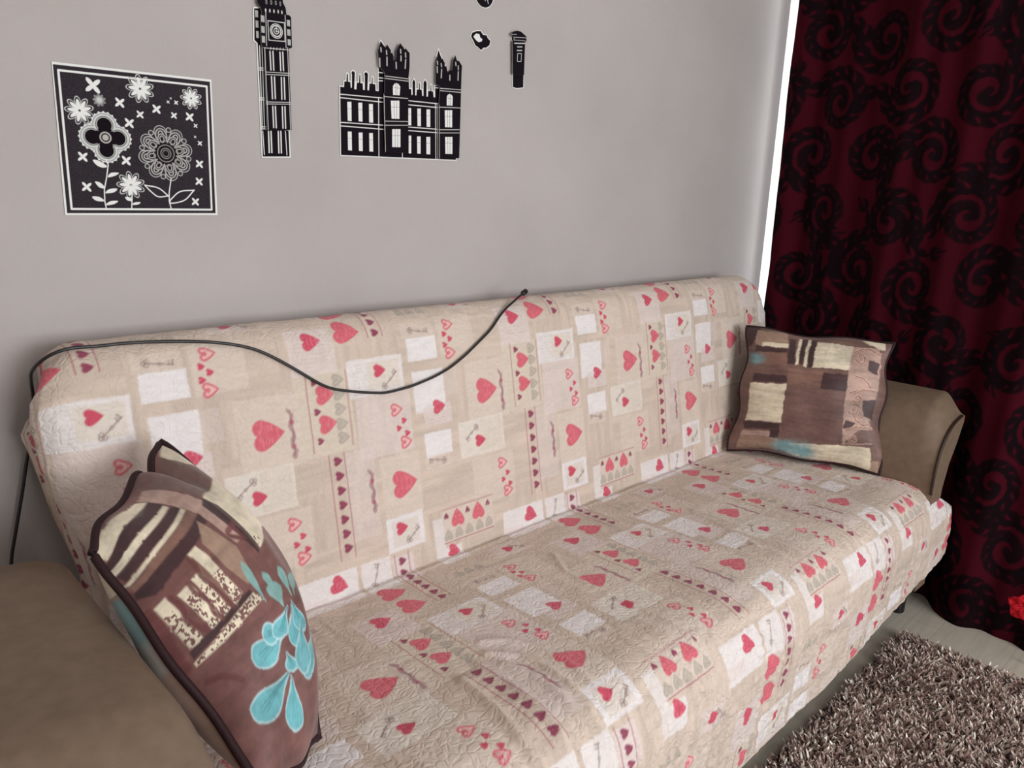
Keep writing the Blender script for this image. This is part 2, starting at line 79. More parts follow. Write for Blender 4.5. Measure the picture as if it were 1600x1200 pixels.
def empty(name, loc, label, cat, group=None, kind=None):
    o = bpy.data.objects.new(name, None); C.objects.link(o); o.location = loc
    o.empty_display_size = .05
    if kind: o['kind'] = kind
    if label: o['label'] = label
    if cat: o['category'] = cat
    if group: o['group'] = group
    return o

def mesh_obj(name, V, F, material, parent=None, col=None, smooth=True):
    """V (n,3) world coordinates; F (m,4) or (m,3) array or list of polygons"""
    V = np.asarray(V, np.float32)
    if parent is not None: V = V - np.array(parent.location, np.float32)
    me = bpy.data.meshes.new(name)
    if isinstance(F, np.ndarray):
        k = F.shape[1]; n = len(F); ls = np.arange(0, n * k, k, dtype=np.int32); lt = np.full(n, k, np.int32); li = F.astype(np.int32).ravel()
    else:
        n = len(F); lt = np.array([len(f) for f in F], np.int32); ls = np.concatenate([[0], np.cumsum(lt)[:-1]]).astype(np.int32)
        li = np.array([i for f in F for i in f], np.int32)
    me.vertices.add(len(V)); me.vertices.foreach_set('co', V.ravel())
    me.loops.add(len(li)); me.loops.foreach_set('vertex_index', li)
    me.polygons.add(n); me.polygons.foreach_set('loop_start', ls)
    try: me.polygons.foreach_set('loop_total', lt)
    except Exception: pass
    me.polygons.foreach_set('use_smooth', np.full(n, bool(smooth)))
    me.update(calc_edges=True); me.validate()
    if col is not None:
        a = me.color_attributes.new('print', 'FLOAT_COLOR', 'POINT')
        c = np.ones((len(V), 4), np.float32); c[:, :3] = col; a.data.foreach_set('color', c.ravel())
    me.materials.append(material)
    o = bpy.data.objects.new(name, me); C.objects.link(o)
    if parent is not None: o.parent = parent
    return o

def tag(o, label=None, cat=None, group=None, kind=None):
    for k, v in (('label', label), ('category', cat), ('group', group), ('kind', kind)):
        if v: o[k] = v
    return o

def box_VF(x0, x1, y0, y1, z0, z1):
    V = [(x, y, z) for x in (x0, x1) for y in (y0, y1) for z in (z0, z1)]
    F = [(0, 1, 3, 2), (4, 6, 7, 5), (0, 4, 5, 1), (2, 3, 7, 6), (0, 2, 6, 4), (1, 5, 7, 3)]
    return V, F

def boxes(name, L, material, parent=None, bevel=0.0):
    V, F = [], []
    for b in L:
        v, f = box_VF(*b); k = len(V); V += v; F += [tuple(i + k for i in q) for q in f]
    o = mesh_obj(name, V, F, material, parent, smooth=False)
    if bevel:
        m = o.modifiers.new('bevel', 'BEVEL'); m.width = bevel; m.segments = 3
    return o

def grid_faces(ny, nx, mask=None, flip=False):
    i = np.arange(ny - 1)[:, None] * nx + np.arange(nx - 1)[None]
    F = np.stack([i, i + 1, i + nx + 1, i + nx], -1)
    if flip: F = F[..., ::-1]
    F = F.reshape(-1, 4)
    if mask is not None: F = F[mask.ravel()]
    return F

def compact(V, F, col=None):
    used = np.unique(F); mp = np.full(len(V), -1); mp[used] = np.arange(len(used))
    return V[used], mp[F], (None if col is None else col[used])

def smooth_path(P, n):
    P = np.array(P, float); t = np.concatenate([[0], np.cumsum(np.linalg.norm(np.diff(P, axis=0), axis=1))])
    q = np.linspace(0, t[-1], n); out = np.stack([np.interp(q, t, P[:, k]) for k in range(3)], 1)
    k = max(1, n // len(P) // 2)
    ker = np.hanning(2 * k + 3)[1:-1]; ker /= ker.sum(); pad = (len(ker) - 1) // 2
    for a in range(3):
        z = np.concatenate([2 * out[0, a] - out[pad:0:-1, a], out[:, a], 2 * out[-1, a] - out[-2:-2 - pad:-1, a]])
        out[:, a] = np.convolve(z, ker, 'valid')
    return out

def tube(name, P, r, material, parent=None, closed=False, sides=8):
    P = np.array(P, float); n = len(P)
    T = (np.roll(P, -1, 0) - np.roll(P, 1, 0)) if closed else np.gradient(P, axis=0)
    T /= np.linalg.norm(T, axis=1)[:, None] + 1e-12
    N = np.zeros_like(P); up = np.array([.31, .21, .93]); nn = np.cross(T[0], up); nn /= np.linalg.norm(nn)
    for i in range(n):
        nn = nn - T[i] * (nn @ T[i]); nn /= np.linalg.norm(nn); N[i] = nn
    B = np.cross(T, N); a = np.linspace(0, 2 * PI, sides, endpoint=False)
    rr = np.broadcast_to(np.asarray(r, float), (n,))[:, None, None]
    V = P[:, None] + rr * (np.cos(a)[None, :, None] * N[:, None] + np.sin(a)[None, :, None] * B[:, None])
    F = []
    for i in range(n if closed else n - 1):
        j = (i + 1) % n
        for k in range(sides): F.append((i * sides + k, i * sides + (k + 1) % sides, j * sides + (k + 1) % sides, j * sides + k))
    if not closed:
        F.append(tuple(range(sides))[::-1]); F.append(tuple((n - 1) * sides + k for k in range(sides)))
    return mesh_obj(name, V.reshape(-1, 3), F, material, parent)

def vnoise(x, y, seed=0):
    r = np.random.default_rng(seed); G = r.random((256, 256))
    xi = np.floor(x).astype(int); yi = np.floor(y).astype(int); fx = x - xi; fy = y - yi
    fx = fx * fx * (3 - 2 * fx); fy = fy * fy * (3 - 2 * fy)
    g = lambda a, b: G[a % 256, b % 256]
    return (g(xi, yi) * (1 - fx) + g(xi + 1, yi) * fx) * (1 - fy) + (g(xi, yi + 1) * (1 - fx) + g(xi + 1, yi + 1) * fx) * fy

def fbm(x, y, seed=0, o=3):
    s = 0; a = .5
    for k in range(o): s = s + a * vnoise(x * 2 ** k, y * 2 ** k, seed + k); a *= .5
    return s / (1 - .5 ** o)

# ---------------------------------------------------------------- dye painter
class Dye:
    """a printed pattern held in the fabric's own (a,b) metres, painted on a regular grid"""
    def __init__(s, a0, b0, na, nb, st, base):
        s.a0, s.b0, s.na, s.nb, s.st = a0, b0, na, nb, st
        s.A, s.B = np.meshgrid(a0 + st * np.arange(na), b0 + st * np.arange(nb))
        s.c = np.empty((nb, na, 3)); s.c[:] = lin(base)
    def win(s, x0, x1, y0, y1):
        p = s.st * 2
        i0 = max(0, int((x0 - p - s.a0) / s.st)); i1 = min(s.na, int((x1 + p - s.a0) / s.st) + 2)
        j0 = max(0, int((y0 - p - s.b0) / s.st)); j1 = min(s.nb, int((y1 + p - s.b0) / s.st) + 2)
        if i0 >= i1 or j0 >= j1: return None
        return slice(j0, j1), slice(i0, i1)
    def put(s, w, sd, rgb, al=1.0, soft=1.0):
        m = np.clip(.5 - sd / (s.st * soft), 0, 1) * al
        c = lin(rgb); s.c[w] = s.c[w] * (1 - m[..., None]) + c * m[..., None]
    def disc(s, x, y, r, rgb, al=1, soft=1):
        w = s.win(x - r, x + r, y - r, y + r)
        if w: s.put(w, np.hypot(s.A[w] - x, s.B[w] - y) - r, rgb, al, soft)
    def ring(s, x, y, r, wd, rgb, al=1):
        w = s.win(x - r - wd, x + r + wd, y - r - wd, y + r + wd)
        if w: s.put(w, np.abs(np.hypot(s.A[w] - x, s.B[w] - y) - r) - wd / 2, rgb, al)
    def ell(s, x, y, ra, rb, ang, rgb, al=1, line=None):
        R = max(ra, rb); w = s.win(x - R, x + R, y - R, y + R)
        if not w: return
        X = s.A[w] - x; Y = s.B[w] - y; c, q = math.cos(ang), math.sin(ang)
        U = X * c + Y * q; V = -X * q + Y * c
        d = (np.hypot(U / ra, V / rb) - 1) * min(ra, rb)
        s.put(w, d if line is None else np.abs(d) - line / 2, rgb, al)
    def line(s, pts, wd, rgb, al=1, soft=1):
        P = np.array(pts, float)
        w = s.win(P[:, 0].min() - wd, P[:, 0].max() + wd, P[:, 1].min() - wd, P[:, 1].max() + wd)
        if not w: return
        s.put(w, s.sdl(w, P) - wd / 2, rgb, al, soft)
    def sdl(s, w, P):
        D = None
        for a, b in zip(P[:-1], P[1:]):
            e = b - a; X = s.A[w] - a[0]; Y = s.B[w] - a[1]
            t = np.clip((X * e[0] + Y * e[1]) / max(e @ e, 1e-12), 0, 1)
            d = np.hypot(X - t * e[0], Y - t * e[1]); D = d if D is None else np.minimum(D, d)
        return D
    def sdp(s, w, P):
        P = np.array(P, float); Q = np.vstack([P, P[:1]]); d = s.sdl(w, Q)
        ins = np.zeros(d.shape, bool); X, Y = s.A[w], s.B[w]
        for a, b in zip(Q[:-1], Q[1:]):
            if a[1] == b[1]: continue
            c = ((a[1] > Y) != (b[1] > Y)) & (X < (b[0] - a[0]) * (Y - a[1]) / (b[1] - a[1]) + a[0]); ins ^= c
        return np.where(ins, -d, d)
    def poly(s, pts, rgb, al=1, soft=1, line=None):
        P = np.array(pts, float); w = s.win(P[:, 0].min() - .01, P[:, 0].max() + .01, P[:, 1].min() - .01, P[:, 1].max() + .01)
        if not w: return
        d = s.sdp(w, P); s.put(w, d if line is None else np.abs(d) - line / 2, rgb, al, soft)
    def full(s, P):
        return s.sdp((slice(None), slice(None)), P)
    def heart(s, x, y, sz, ang, rgb, style='full'):
        """sz = height; ang 0: point towards -b"""
        R = sz * .8; w = s.win(x - R, x + R, y - R, y + R)
        if not w: return
        X = (s.A[w] - x) / sz; Y = (s.B[w] - y) / sz; c, q = math.cos(ang), math.sin(ang)
        U = X * c + Y * q; V = -X * q + Y * c + .04
        U = np.abs(U)
        lob = np.hypot(U - .22, V - .20) - .255
        # lower body: triangle like with a slight curve
        low = np.where(V < .24, np.maximum(U - (.475 * (1 - np.clip((.22 - V) / .78, 0, 1) ** 1.6)), -(V + .56)), 9)
        low = np.maximum(low, V - .30 + np.clip(.22 - U, 0, 1) * .9)
        d = np.minimum(lob, low) * sz
        if style == 'out':
            s.put(w, d, rgb, .85); s.put(w, d + sz * .15, (236, 198, 192), .8)
        elif style == 'grey': s.put(w, d, rgb, .8); s.put(w, d + sz * .16, (200, 188, 174), .55)
        else:
            s.put(w, d, rgb, .92)
            if sz > .03:
                tx = vnoise(U * 9 + x * 31, V * 26, 5); m = np.clip(.5 - (d + sz * .05) / s.st, 0, 1) * np.clip((tx - .55) * 3, 0, 1) * .45
                s.c[w] = s.c[w] * (1 - m[..., None]) + lin((236, 150, 158)) * m[..., None]
    def key(s, a, b, rgb=(150, 128, 124)):
        a = np.array(a, float); b = np.array(b, float); d = b - a; L = np.hypot(*d); d /= L; n = np.array([-d[1], d[0]])
        s.line([a + d * .006, b], .0028, rgb, .8)
        for t in (-.8, 0, .8): s.ring(*(a + n * t * .0045 + d * (-.002 if t == 0 else .002)), .0036, .0022, rgb, .85)
        s.line([b - d * .002, b - d * .002 + n * .008], .0035, rgb, .8); s.line([b - d * .008, b - d * .008 + n * .006], .003, rgb, .8)
        s.ring(*(a + d * (L * .5)), .0026, .002, rgb, .6)
    def twig(s, x, y0, y1, rgb=(158, 118, 124)):
        for k in range(9):
            t = k / 8; y = y0 + (y1 - y0) * t; xx = x + .003 * math.sin(k * 2.1)
            s.ell(xx, y, .0035 + .002 * (k % 3 == 0), .0075, .6 * math.sin(k * 1.7), rgb, .7)
        s.line([(x, y0), (x + .002, (y0 + y1) / 2), (x, y1)], .003, rgb, .8)
        s.disc(x, y0 + (y1 - y0) * .2, .005, (176, 90, 112), .7); s.disc(x + .001, y0 + (y1 - y0) * .75, .0045, (186, 80, 104), .7)

def spl(P, closed=False, n=8):
    P = np.array(P, float)
    Q = np.vstack([P[-1:], P, P[:2]]) if closed else np.vstack([2 * P[:1] - P[1:2], P, 2 * P[-1:] - P[-2:-1]])
    out = []
    for i in range(1, len(Q) - 2):
        for t in np.arange(n) / n:
            out.append(.5 * (2 * Q[i] + (Q[i + 1] - Q[i - 1]) * t + (2 * Q[i - 1] - 5 * Q[i] + 4 * Q[i + 1] - Q[i + 2]) * t * t + (3 * Q[i] - Q[i - 1] - 3 * Q[i + 1] + Q[i + 2]) * t ** 3))
    if not closed: out.append(Q[-2])
    return np.array(out)

# ================================================================= MATERIALS
m_wall = mat('wall_paint', (190, 185, 183), .85, .15)
src, n = noise_tint(m_wall, (178, 171, 169), (186, 179, 177), 3.0, 3, lo=.3, hi=.7)
n2 = nd(m_wall, 'ShaderNodeTexNoise'); n2.inputs['Scale'].default_value = 260; n2.inputs['Detail'].default_value = 2; lk(m_wall, src, n2.inputs['Vector'])
bump(m_wall, n2.outputs['Fac'], .35, .0015)
m_ceil = mat('ceiling_paint', (222, 218, 214), .9, .1)
m_white = mat('white_frame_paint', (232, 232, 230), .4, .4)
m_floor = mat('floor_laminate', (165, 158, 145), .45, .35)
tc = nd(m_floor, 'ShaderNodeTexCoord'); br = nd(m_floor, 'ShaderNodeTexBrick')
mp = nd(m_floor, 'ShaderNodeMapping'); mp.inputs['Scale'].default_value = (1, 1, 1); lk(m_floor, tc.outputs['Object'], mp.inputs[0]); lk(m_floor, mp.outputs[0], br.inputs['Vector'])
br.inputs['Scale'].default_value = 1; br.inputs['Brick Width'].default_value = 1.2; br.inputs['Row Height'].default_value = .19; br.inputs['Mortar Size'].default_value = .0012
br.inputs['Color1'].default_value = (*lin((206, 198, 184)), 1); br.inputs['Color2'].default_value = (*lin((200, 192, 178)), 1); br.inputs['Mortar'].default_value = (*lin((184, 176, 162)), 1)
mx = nd(m_floor, 'ShaderNodeMixRGB', blend_type='MULTIPLY'); mx.inputs[0].default_value = .5
mp2 = nd(m_floor, 'ShaderNodeMapping'); mp2.inputs['Scale'].default_value = (2, 22, 1); lk(m_floor, tc.outputs['Object'], mp2.inputs[0])
nn = nd(m_floor, 'ShaderNodeTexNoise'); nn.inputs['Scale'].default_value = 3; nn.inputs['Detail'].default_value = 6; lk(m_floor, mp2.outputs[0], nn.inputs['Vector'])
rp = nd(m_floor, 'ShaderNodeValToRGB'); rp.color_ramp.elements[0].color = (.72, .7, .66, 1); rp.color_ramp.elements[1].color = (1, 1, 1, 1); rp.color_ramp.elements[0].position = .3; rp.color_ramp.elements[1].position = .6
lk(m_floor, nn.outputs['Fac'], rp.inputs[0]); lk(m_floor, br.outputs['Color'], mx.inputs[1]); lk(m_floor, rp.outputs[0], mx.inputs[2])
lk(m_floor, mx.outputs[0], m_floor.node_tree.nodes['Principled BSDF'].inputs['Base Color'])

m_tan = mat('tan_faux_leather', (136, 116, 98), .55, .35)
src, n = noise_tint(m_tan, (118, 99, 82), (127, 107, 90), 40, 3)
n2 = nd(m_tan, 'ShaderNodeTexNoise'); n2.inputs['Scale'].default_value = 420; lk(m_tan, src, n2.inputs['Vector']); bump(m_tan, n2.outputs['Fac'], .3, .0012)
m_piping = mat('dark_piping', (44, 22, 26), .6, .3)
m_arm_pipe = mat('brown_piping', (52, 36, 26), .5, .4)
m_foot = mat('dark_plastic', (24, 20, 22), .4, .4)
m_cable = mat('black_cable_rubber', (34, 32, 34), .35, .5)
m_pad = mat('foam_pad', (225, 224, 220), .9, .1)

m_quilt, qa = attr_mat('printed_quilted_cotton', .85, .12, .15)
uv = nd(m_quilt, 'ShaderNodeAttribute'); uv.attribute_name = 'weave'
nq = nd(m_quilt, 'ShaderNodeTexNoise'); nq.inputs['Scale'].default_value = 28; nq.inputs['Detail'].default_value = 1.0
wv = nd(m_quilt, 'ShaderNodeMixRGB'); wv.inputs[0].default_value = .045; lk(m_quilt, uv.outputs['Vector'], wv.inputs[1]); lk(m_quilt, uv.outputs['Vector'], nq.inputs['Vector']); lk(m_quilt, nq.outputs['Color'], wv.inputs[2])
vo = nd(m_quilt, 'ShaderNodeTexVoronoi', feature='DISTANCE_TO_EDGE'); vo.inputs['Scale'].default_value = 66; lk(m_quilt, wv.outputs[0], vo.inputs['Vector'])
mr = nd(m_quilt, 'ShaderNodeMapRange'); mr.inputs['From Max'].default_value = .22; mr.interpolation_type = 'SMOOTHSTEP'; lk(m_quilt, vo.outputs['Distance'], mr.inputs['Value'])
nf = nd(m_quilt, 'ShaderNodeTexNoise'); nf.inputs['Scale'].default_value = 160; nf.inputs['Detail'].default_value = 3; lk(m_quilt, uv.outputs['Vector'], nf.inputs['Vector'])
ad = nd(m_quilt, 'ShaderNodeMath', operation='MULTIPLY_ADD'); ad.inputs[1].default_value = .55; lk(m_quilt, nf.outputs['Fac'], ad.inputs[0]); lk(m_quilt, mr.outputs[0], ad.inputs[2])
bump(m_quilt, ad.outputs[0], .42, .0019)

m_pillow, pa = attr_mat('printed_satin', .5, .3, .2)
m_sticker, sa = attr_mat('printed_foam_sticker', .8, .08)
m_glitter, ga = attr_mat('glitter_print', .8, .08)
m_curtain, ca_ = attr_mat('damask_curtain_cloth', .9, .08)
tr = nd(m_curtain, 'ShaderNodeBsdfTranslucent'); lk(m_curtain, ca_.outputs['Color'], tr.inputs[0])
ms = nd(m_curtain, 'ShaderNodeMixShader'); ms.inputs[0].default_value = .04
lk(m_curtain, m_curtain.node_tree.nodes['Principled BSDF'].outputs[0], ms.inputs[1]); lk(m_curtain, tr.outputs[0], ms.inputs[2])
lk(m_curtain, ms.outputs[0], m_curtain.node_tree.nodes['Material Output'].inputs['Surface'])
m_pile, pl_ = attr_mat('rug_yarn', .9, .1, .1)
m_backing = mat('rug_backing', (70, 58, 52), .95, .05)
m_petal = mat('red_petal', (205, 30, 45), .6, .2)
m_stem = mat('pale_stem', (150, 120, 90), .6, .2)
m_glass = bpy.data.materials.new('window_glass'); m_glass.use_nodes = True
g = m_glass.node_tree; g.nodes.clear()
o_ = g.nodes.new('ShaderNodeOutputMaterial'); t_ = g.nodes.new('ShaderNodeBsdfTransparent'); gl = g.nodes.new('ShaderNodeBsdfGlossy'); gl.inputs['Roughness'].default_value = .02
mm = g.nodes.new('ShaderNodeMixShader'); mm.inputs[0].default_value = .05
g.links.new(t_.outputs[0], mm.inputs[1]); g.links.new(gl.outputs[0], mm.inputs[2]); g.links.new(mm.outputs[0], o_.inputs[0])

# ================================================================= THE ROOM
YW, XR, XL, YF, ZC = 1.476, 2.77, -1.7, -2.6, 2.55
W0, W1, WZ0, WZ1 = -1.95, 1.62, .06, 2.38      # opening in the window wall
boxes('floor', [(XL - .2, XR + .2, YF - .2, YW + .2, -.1, 0)], m_floor)['kind'] = 'structure'
boxes('ceiling', [(XL - .2, XR + .2, YF - .2, YW + .2, ZC, ZC + .1)], m_ceil)['kind'] = 'structure'
boxes('wall_back', [(XL - .2, XR, YW, YW + .15, 0, ZC)], m_wall)['kind'] = 'structure'
boxes('wall_left', [(XL - .15, XL, YF, YW, 0, ZC)], m_wall)['kind'] = 'structure'
boxes('wall_front', [(XL, -.1, YF - .15, YF, 0, ZC), (2.1, XR + .15, YF - .15, YF, 0, ZC), (-.1, 2.1, YF - .15, YF, 0, .75), (-.1, 2.1, YF - .15, YF, 2.0, ZC)], m_wall)['kind'] = 'structure'
boxes('wall_right', [(XR, XR + .06, YF, W0, 0, ZC), (XR, XR + .06, W1, W1 + .1, 0, ZC), (XR, XR + .06, W0, W1, 0, WZ0), (XR, XR + .06, W0, W1, WZ1, ZC)], m_wall)['kind'] = 'structure'
wr = empty('window_1', (XR + .1, 0, 0), None, None, kind='structure')
fr = []
fw = .05
for y in (W0, (W0 * 2 + W1) / 3, (W0 + 2 * W1) / 3, W1 - fw * .3):
    fr.append((XR + .01, XR + .05, y, y + (fw if y < W1 - .1 else fw * .3), WZ0, WZ1))
fr += [(XR + .01, XR + .05, W0, W1, WZ0, WZ0 + fw), (XR + .01, XR + .05, W0, W1, WZ1 - fw, WZ1)]
boxes('window_frame', fr, m_white, wr)
boxes('window_pane', [(XR + .028, XR + .034, W0, W1, WZ0, WZ1)], m_glass, wr)

w2 = empty('added_window', (1.0, YF - .1, 0), None, None, kind='structure')  # unseen window, added behind the camera to brighten back wall and hem
boxes('window_frame', [(x, x + .05, YF - .13, YF - .08, .75, 2.0) for x in (-.1, .975, 2.05)] + [(-.1, 2.1, YF - .13, YF - .08, .75, .80), (-.1, 2.1, YF - .13, YF - .08, 1.95, 2.0)], m_white, w2)
boxes('window_pane', [(-.1, 2.1, YF - .11, YF - .104, .75, 2.0)], m_glass, w2)

# ================================================================= SOFA + COVER
prof = np.array([(1.462, .84), (1.455, .90), (1.440, .950), (1.405, .980), (1.360, .982), (1.325, .955), (1.308, .90), (1.225, .44), (0.71, .455), (.655, .438), (.618, .39), (.606, .33), (.612, .25), (.625, .02)])
sg = np.hypot(*np.diff(prof, axis=0).T); ss = np.concatenate([[0], np.cumsum(sg)]); vk = ss[7] - ss
dv = np.linspace(vk[0], vk[-1], 3000)                        # dense, descending
yd = np.interp(-dv, -vk, prof[:, 0]); zd = np.interp(-dv, -vk, prof[:, 1])
hh = abs(dv[1] - dv[0])
def gs(a, sig):
    k = int(3 * sig / hh); x = np.arange(-k, k + 1) * hh; w = np.exp(-x * x / 2 / sig ** 2); w /= w.sum()
    return np.convolve(np.concatenate([2 * a[0] - a[k:0:-1], a, 2 * a[-1] - a[-2:-k - 2:-1]]), w, 'valid')
fine = np.exp(-(dv / .03) ** 2)
yd = gs(yd, .004) * fine + gs(yd, .016) * (1 - fine); zd = gs(zd, .004) * fine + gs(zd, .016) * (1 - fine)
ty, tz = np.gradient(yd, dv), np.gradient(zd, dv); tl = np.hypot(ty, tz); ny_, nz_ = -tz / tl, ty / tl   # towards the room
def PY(v): return np.interp(-v, -dv, yd)
def PZ(v): return np.interp(-v, -dv, zd)
def NY(v): return np.interp(-v, -dv, ny_)
def NZ(v): return np.interp(-v, -dv, nz_)
if NZ(np.array([-.3]))[0] < 0: ny_, nz_ = -ny_, -nz_

def sst(a, b, x):
    t = np.clip((x - a) / (b - a), 0, 1); return t * t * (3 - 2 * t)
XLt = np.array([(-.95, .17), (-.66, .17), (-.56, .30), (0, .30), (.06, .33), (.14, .325), (.25, .303), (.36, .282), (.44, .276), (.50, .284), (.56, .312), (.8, .335)])
XRt = np.array([(-.95, 2.515), (-.80, 2.525), (-.66, 2.50), (-.60, 2.42), (-.55, 2.355), (-.50, 2.348), (-.02, 2.348), (.02, 2.45), (.3, 2.53), (.42, 2.535), (.50, 2.50), (.56, 2.455), (.8, 2.44)])
def xl(v): return np.interp(v, XLt[:, 0], XLt[:, 1])
def xr(v): return np.interp(v, XRt[:, 0], XRt[:, 1])
WR = [([(.743, -.376), (.738, -.421), (.731, -.476), (.72, -.538), (.716, -.6)], .007, .009),
      ([(.845, -.313), (.885, -.341), (.906, -.389), (.913, -.453), (.90, -.54)], .005, .010),
      ([(.826, -.345), (.865, -.39), (.873, -.453), (.862, -.56)], .005, .009),
      ([(.826, -.391), (.842, -.441), (.838, -.506), (.828, -.58)], .005, .009),
      ([(.79, -.36), (.80, -.42), (.79, -.49), (.785, -.57)], .004, .008),
      ([(1.203, -.157), (1.164, -.226), (1.152, -.30), (1.155, -.40), (1.153, -.47), (1.15, -.56)], .0045, .007),
      ([(1.658, -.229), (1.629, -.34), (1.589, -.449)], .004, .009),
      ([(1.165, -.649), (1.09, -.63), (1.046, -.653)], .005, .012),
      ([(.50, -.02), (.7, -.012), (.95, -.02), (1.2, -.012), (1.6, -.018), (2.1, -.012)], .002, .006)]
def seg_d(X, Y, P):
    D = None
    for a, b in zip(np.array(P)[:-1], np.array(P)[1:]):
        e = b - a; t = np.clip(((X - a[0]) * e[0] + (Y - a[1]) * e[1]) / (e @ e), 0, 1)
        d = np.hypot(X - a[0] - t * e[0], Y - a[1] - t * e[1]); D = d if D is None else np.minimum(D, d)
    return D
HZ = np.array([(0, .10), (1.5, .10), (1.8, .115), (2.1, .15), (2.3, .175), (2.45, .195), (2.56, .22), (2.7, .25)])
def cloth(U, V, off=0.0, wr_=True):
    R = .045; a = xl(V); b = xr(V)
    e1 = np.clip(a + R - U, 0, None); e2 = np.clip(U - (b - R), 0, None)
    def wrap(e):
        th = np.minimum(e / R, PI / 2); s_ = R * np.sin(th); d_ = R * (1 - np.cos(th)) + np.clip(e - R * PI / 2, 0, None)
        return s_, d_
    s1, d1 = wrap(e1); s2, d2 = wrap(e2)
    X = np.clip(U, a + R, b - R) - s1 + s2
    dep = np.minimum(d1 + d2, np.where(V > 0, .115, .13)); dep = np.where((V < -.02) & (V > -.58), np.minimum(dep, .06), dep)
    n0, n1 = NY(V), NZ(V)
    top = sst(.34, .58, V)
    iy = np.where(V > .02, (1 - top) * 1 + top * .45, -n0); iz = np.where(V > .02, -.85 * top, -n1)
    Y = PY(V) + iy * dep; Z = PZ(V) + iz * dep
    endm = sst(.0, .04, d1 + d2)
    if wr_:
        h = np.zeros_like(U)
        for P, amp, wd in WR: h += amp * np.exp(-(seg_d(U, V, P) / wd) ** 2)
        h += .0016 * (fbm(U * 22, V * 5, 3) - .5) * 2 * sst(-.30, -.50, V)
        h += .003 * (fbm(U * 14, V * 2.5, 8) - .5) * 2 * sst(-.42, -.56, V)
        h += .0022 * (fbm(U * 9, V * 9, 9) - .5) * 2
        h += .0012 * (fbm(U * 50, V * 50, 19) - .5) * 2
        h += .0032 * (np.abs(fbm(U * 55, V * 38, 23) - .5) * 4 - .6) * sst(-.50, -.62, V)
        h += .012 * (fbm(U * 4, V * 1.2, 14) - .5) * sst(-.60, -.85, V)
        fo = .012 * (fbm((d1 + d2) * 30 + 3, V * 6, 21) - .5) * 2 * endm
        X = X + np.where(U < 1, -fo, fo)
        Y = Y + n0 * (h + off); Z = Z + n1 * (h + off)
    else:
        Y = Y + n0 * off; Z = Z + n1 * off
    return X, np.minimum(Y, 1.468 + .002 * np.sin(U * 9)), Z

ST = .0025
ua, ub = .02, 2.78
va, vb = vk[-1] + .01, vk[0] - .005
nu, nv = int((ub - ua) / ST) + 1, int((vb - va) / ST) + 1
D = Dye(ua, va, nu, nv, ST, (207, 189, 175))
U, Vv = D.A, D.B
# woven wood-grain ground
gr = fbm(U * 10, Vv * 70, 31); gr2 = fbm(U * 75, Vv * 12, 37); bl = fbm(U * 3.3, Vv * 3.3, 41); sel = (vnoise(np.floor(U / .136) * 3.7, np.floor(Vv / .108) * 5.1, 50) > .5)
t = np.where(sel, gr, gr2)
D.c *= (1 + .34 * (t - .5) + .16 * (bl - .5))[..., None]
PU, PV, O_U, O_V = .545, .65, .70, -.03
RED, RED2, DKR, GRY, LN = (202, 58, 90), (212, 90, 108), (140, 46, 82), (172, 162, 152), (168, 80, 102)
WHT, PNK, LBG = (234, 228, 229), (224, 209, 206), (218, 202, 190)
def Tl(fn):
    for i in range(-2, 5):
        for j in range(-2, 3): fn(i * PU, j * PV)
def rect(x0, y0, x1, y1, rgb, al=.9):
    def f(a, b):
        w = D.win(x0 + a, x1 + a, y0 + b, y1 + b)
        if not w: return
        X = D.A[w]; Y = D.B[w]; cx, cy = (x0 + x1) / 2 + a, (y0 + y1) / 2 + b
        jag = .0018 * (vnoise(X * 300, Y * 40, 77) - .5) + .0018 * (vnoise(Y * 300, X * 40, 78) - .5)
        d = np.maximum(np.abs(X - cx) - (x1 - x0) / 2, np.abs(Y - cy) - (y1 - y0) / 2) + jag
        st_ = 1 + .10 * (vnoise(X * 60, Y * 260, 79) - .5)
        m = np.clip(.5 - d / ST, 0, 1) * al
        D.c[w] = D.c[w] * (1 - m[..., None]) + lin(rgb) * st_[..., None] * m[..., None]
    Tl(f)
def txt(x0, y0, x1, y1):       # rows of faint handwriting
    def f(a, b):
        y = y0 + .006
        while y < y1 - .004:
            w = D.win(x0 + a, x1 + a, y + b - .002, y + b + .002)
            if w:
                on = vnoise(D.A[w] * 420, D.B[w] * 150, 91) > .45
                d = np.maximum(np.abs(D.B[w] - y - b) - .0011, np.abs(D.A[w] - (x0 + x1) / 2 - a) - (x1 - x0) / 2 + .006)
                D.put(w, np.where(on, d, 9), (188, 172, 162), .55)
            y += .0075
    Tl(f)
rect(.70, .29, .825, .455, (216, 202, 186), .8); rect(.83, .26, .965, .392, PNK, .55); rect(.79, .10, .86, .285, PNK, .4)
rect(1.125, .285, 1.252, .425, LBG, .8); rect(.872, .125, .972, .255, LBG, .8); rect(1.12, .09, 1.25, .20, LBG, .7)
rect(.70, .45, .80, .545, PNK, .7); txt(.70, .47, .80, .54); rect(.99, .36, 1.10, .42, PNK, .3)
rect(.82, .39, .955, .467, WHT, .75); txt(.825, .39, .95, .465); rect(.868, .402, .945, .458, (222, 210, 198), .9)
rect(.977, .332, 1.062, .423, WHT, .85); rect(1.0, .30, 1.075, .345, PNK, .7); txt(1.0, .30, 1.075, .345)
rect(.993, .232, 1.068, .285, WHT, .9); rect(.99, .205, 1.06, .232, LBG, .8); txt(.99, .205, 1.06, .232)
rect(1.09, .208, 1.226, .292, (226, 216, 206), .85); rect(1.155, .212, 1.22, .288, (214, 200, 186), .5)
rect(1.018, .03, 1.172, .108, (216, 200, 188), .9); rect(.872, .052, .968, .125, WHT, .85); rect(.885, .06, .955, .115, (220, 208, 198), .8)
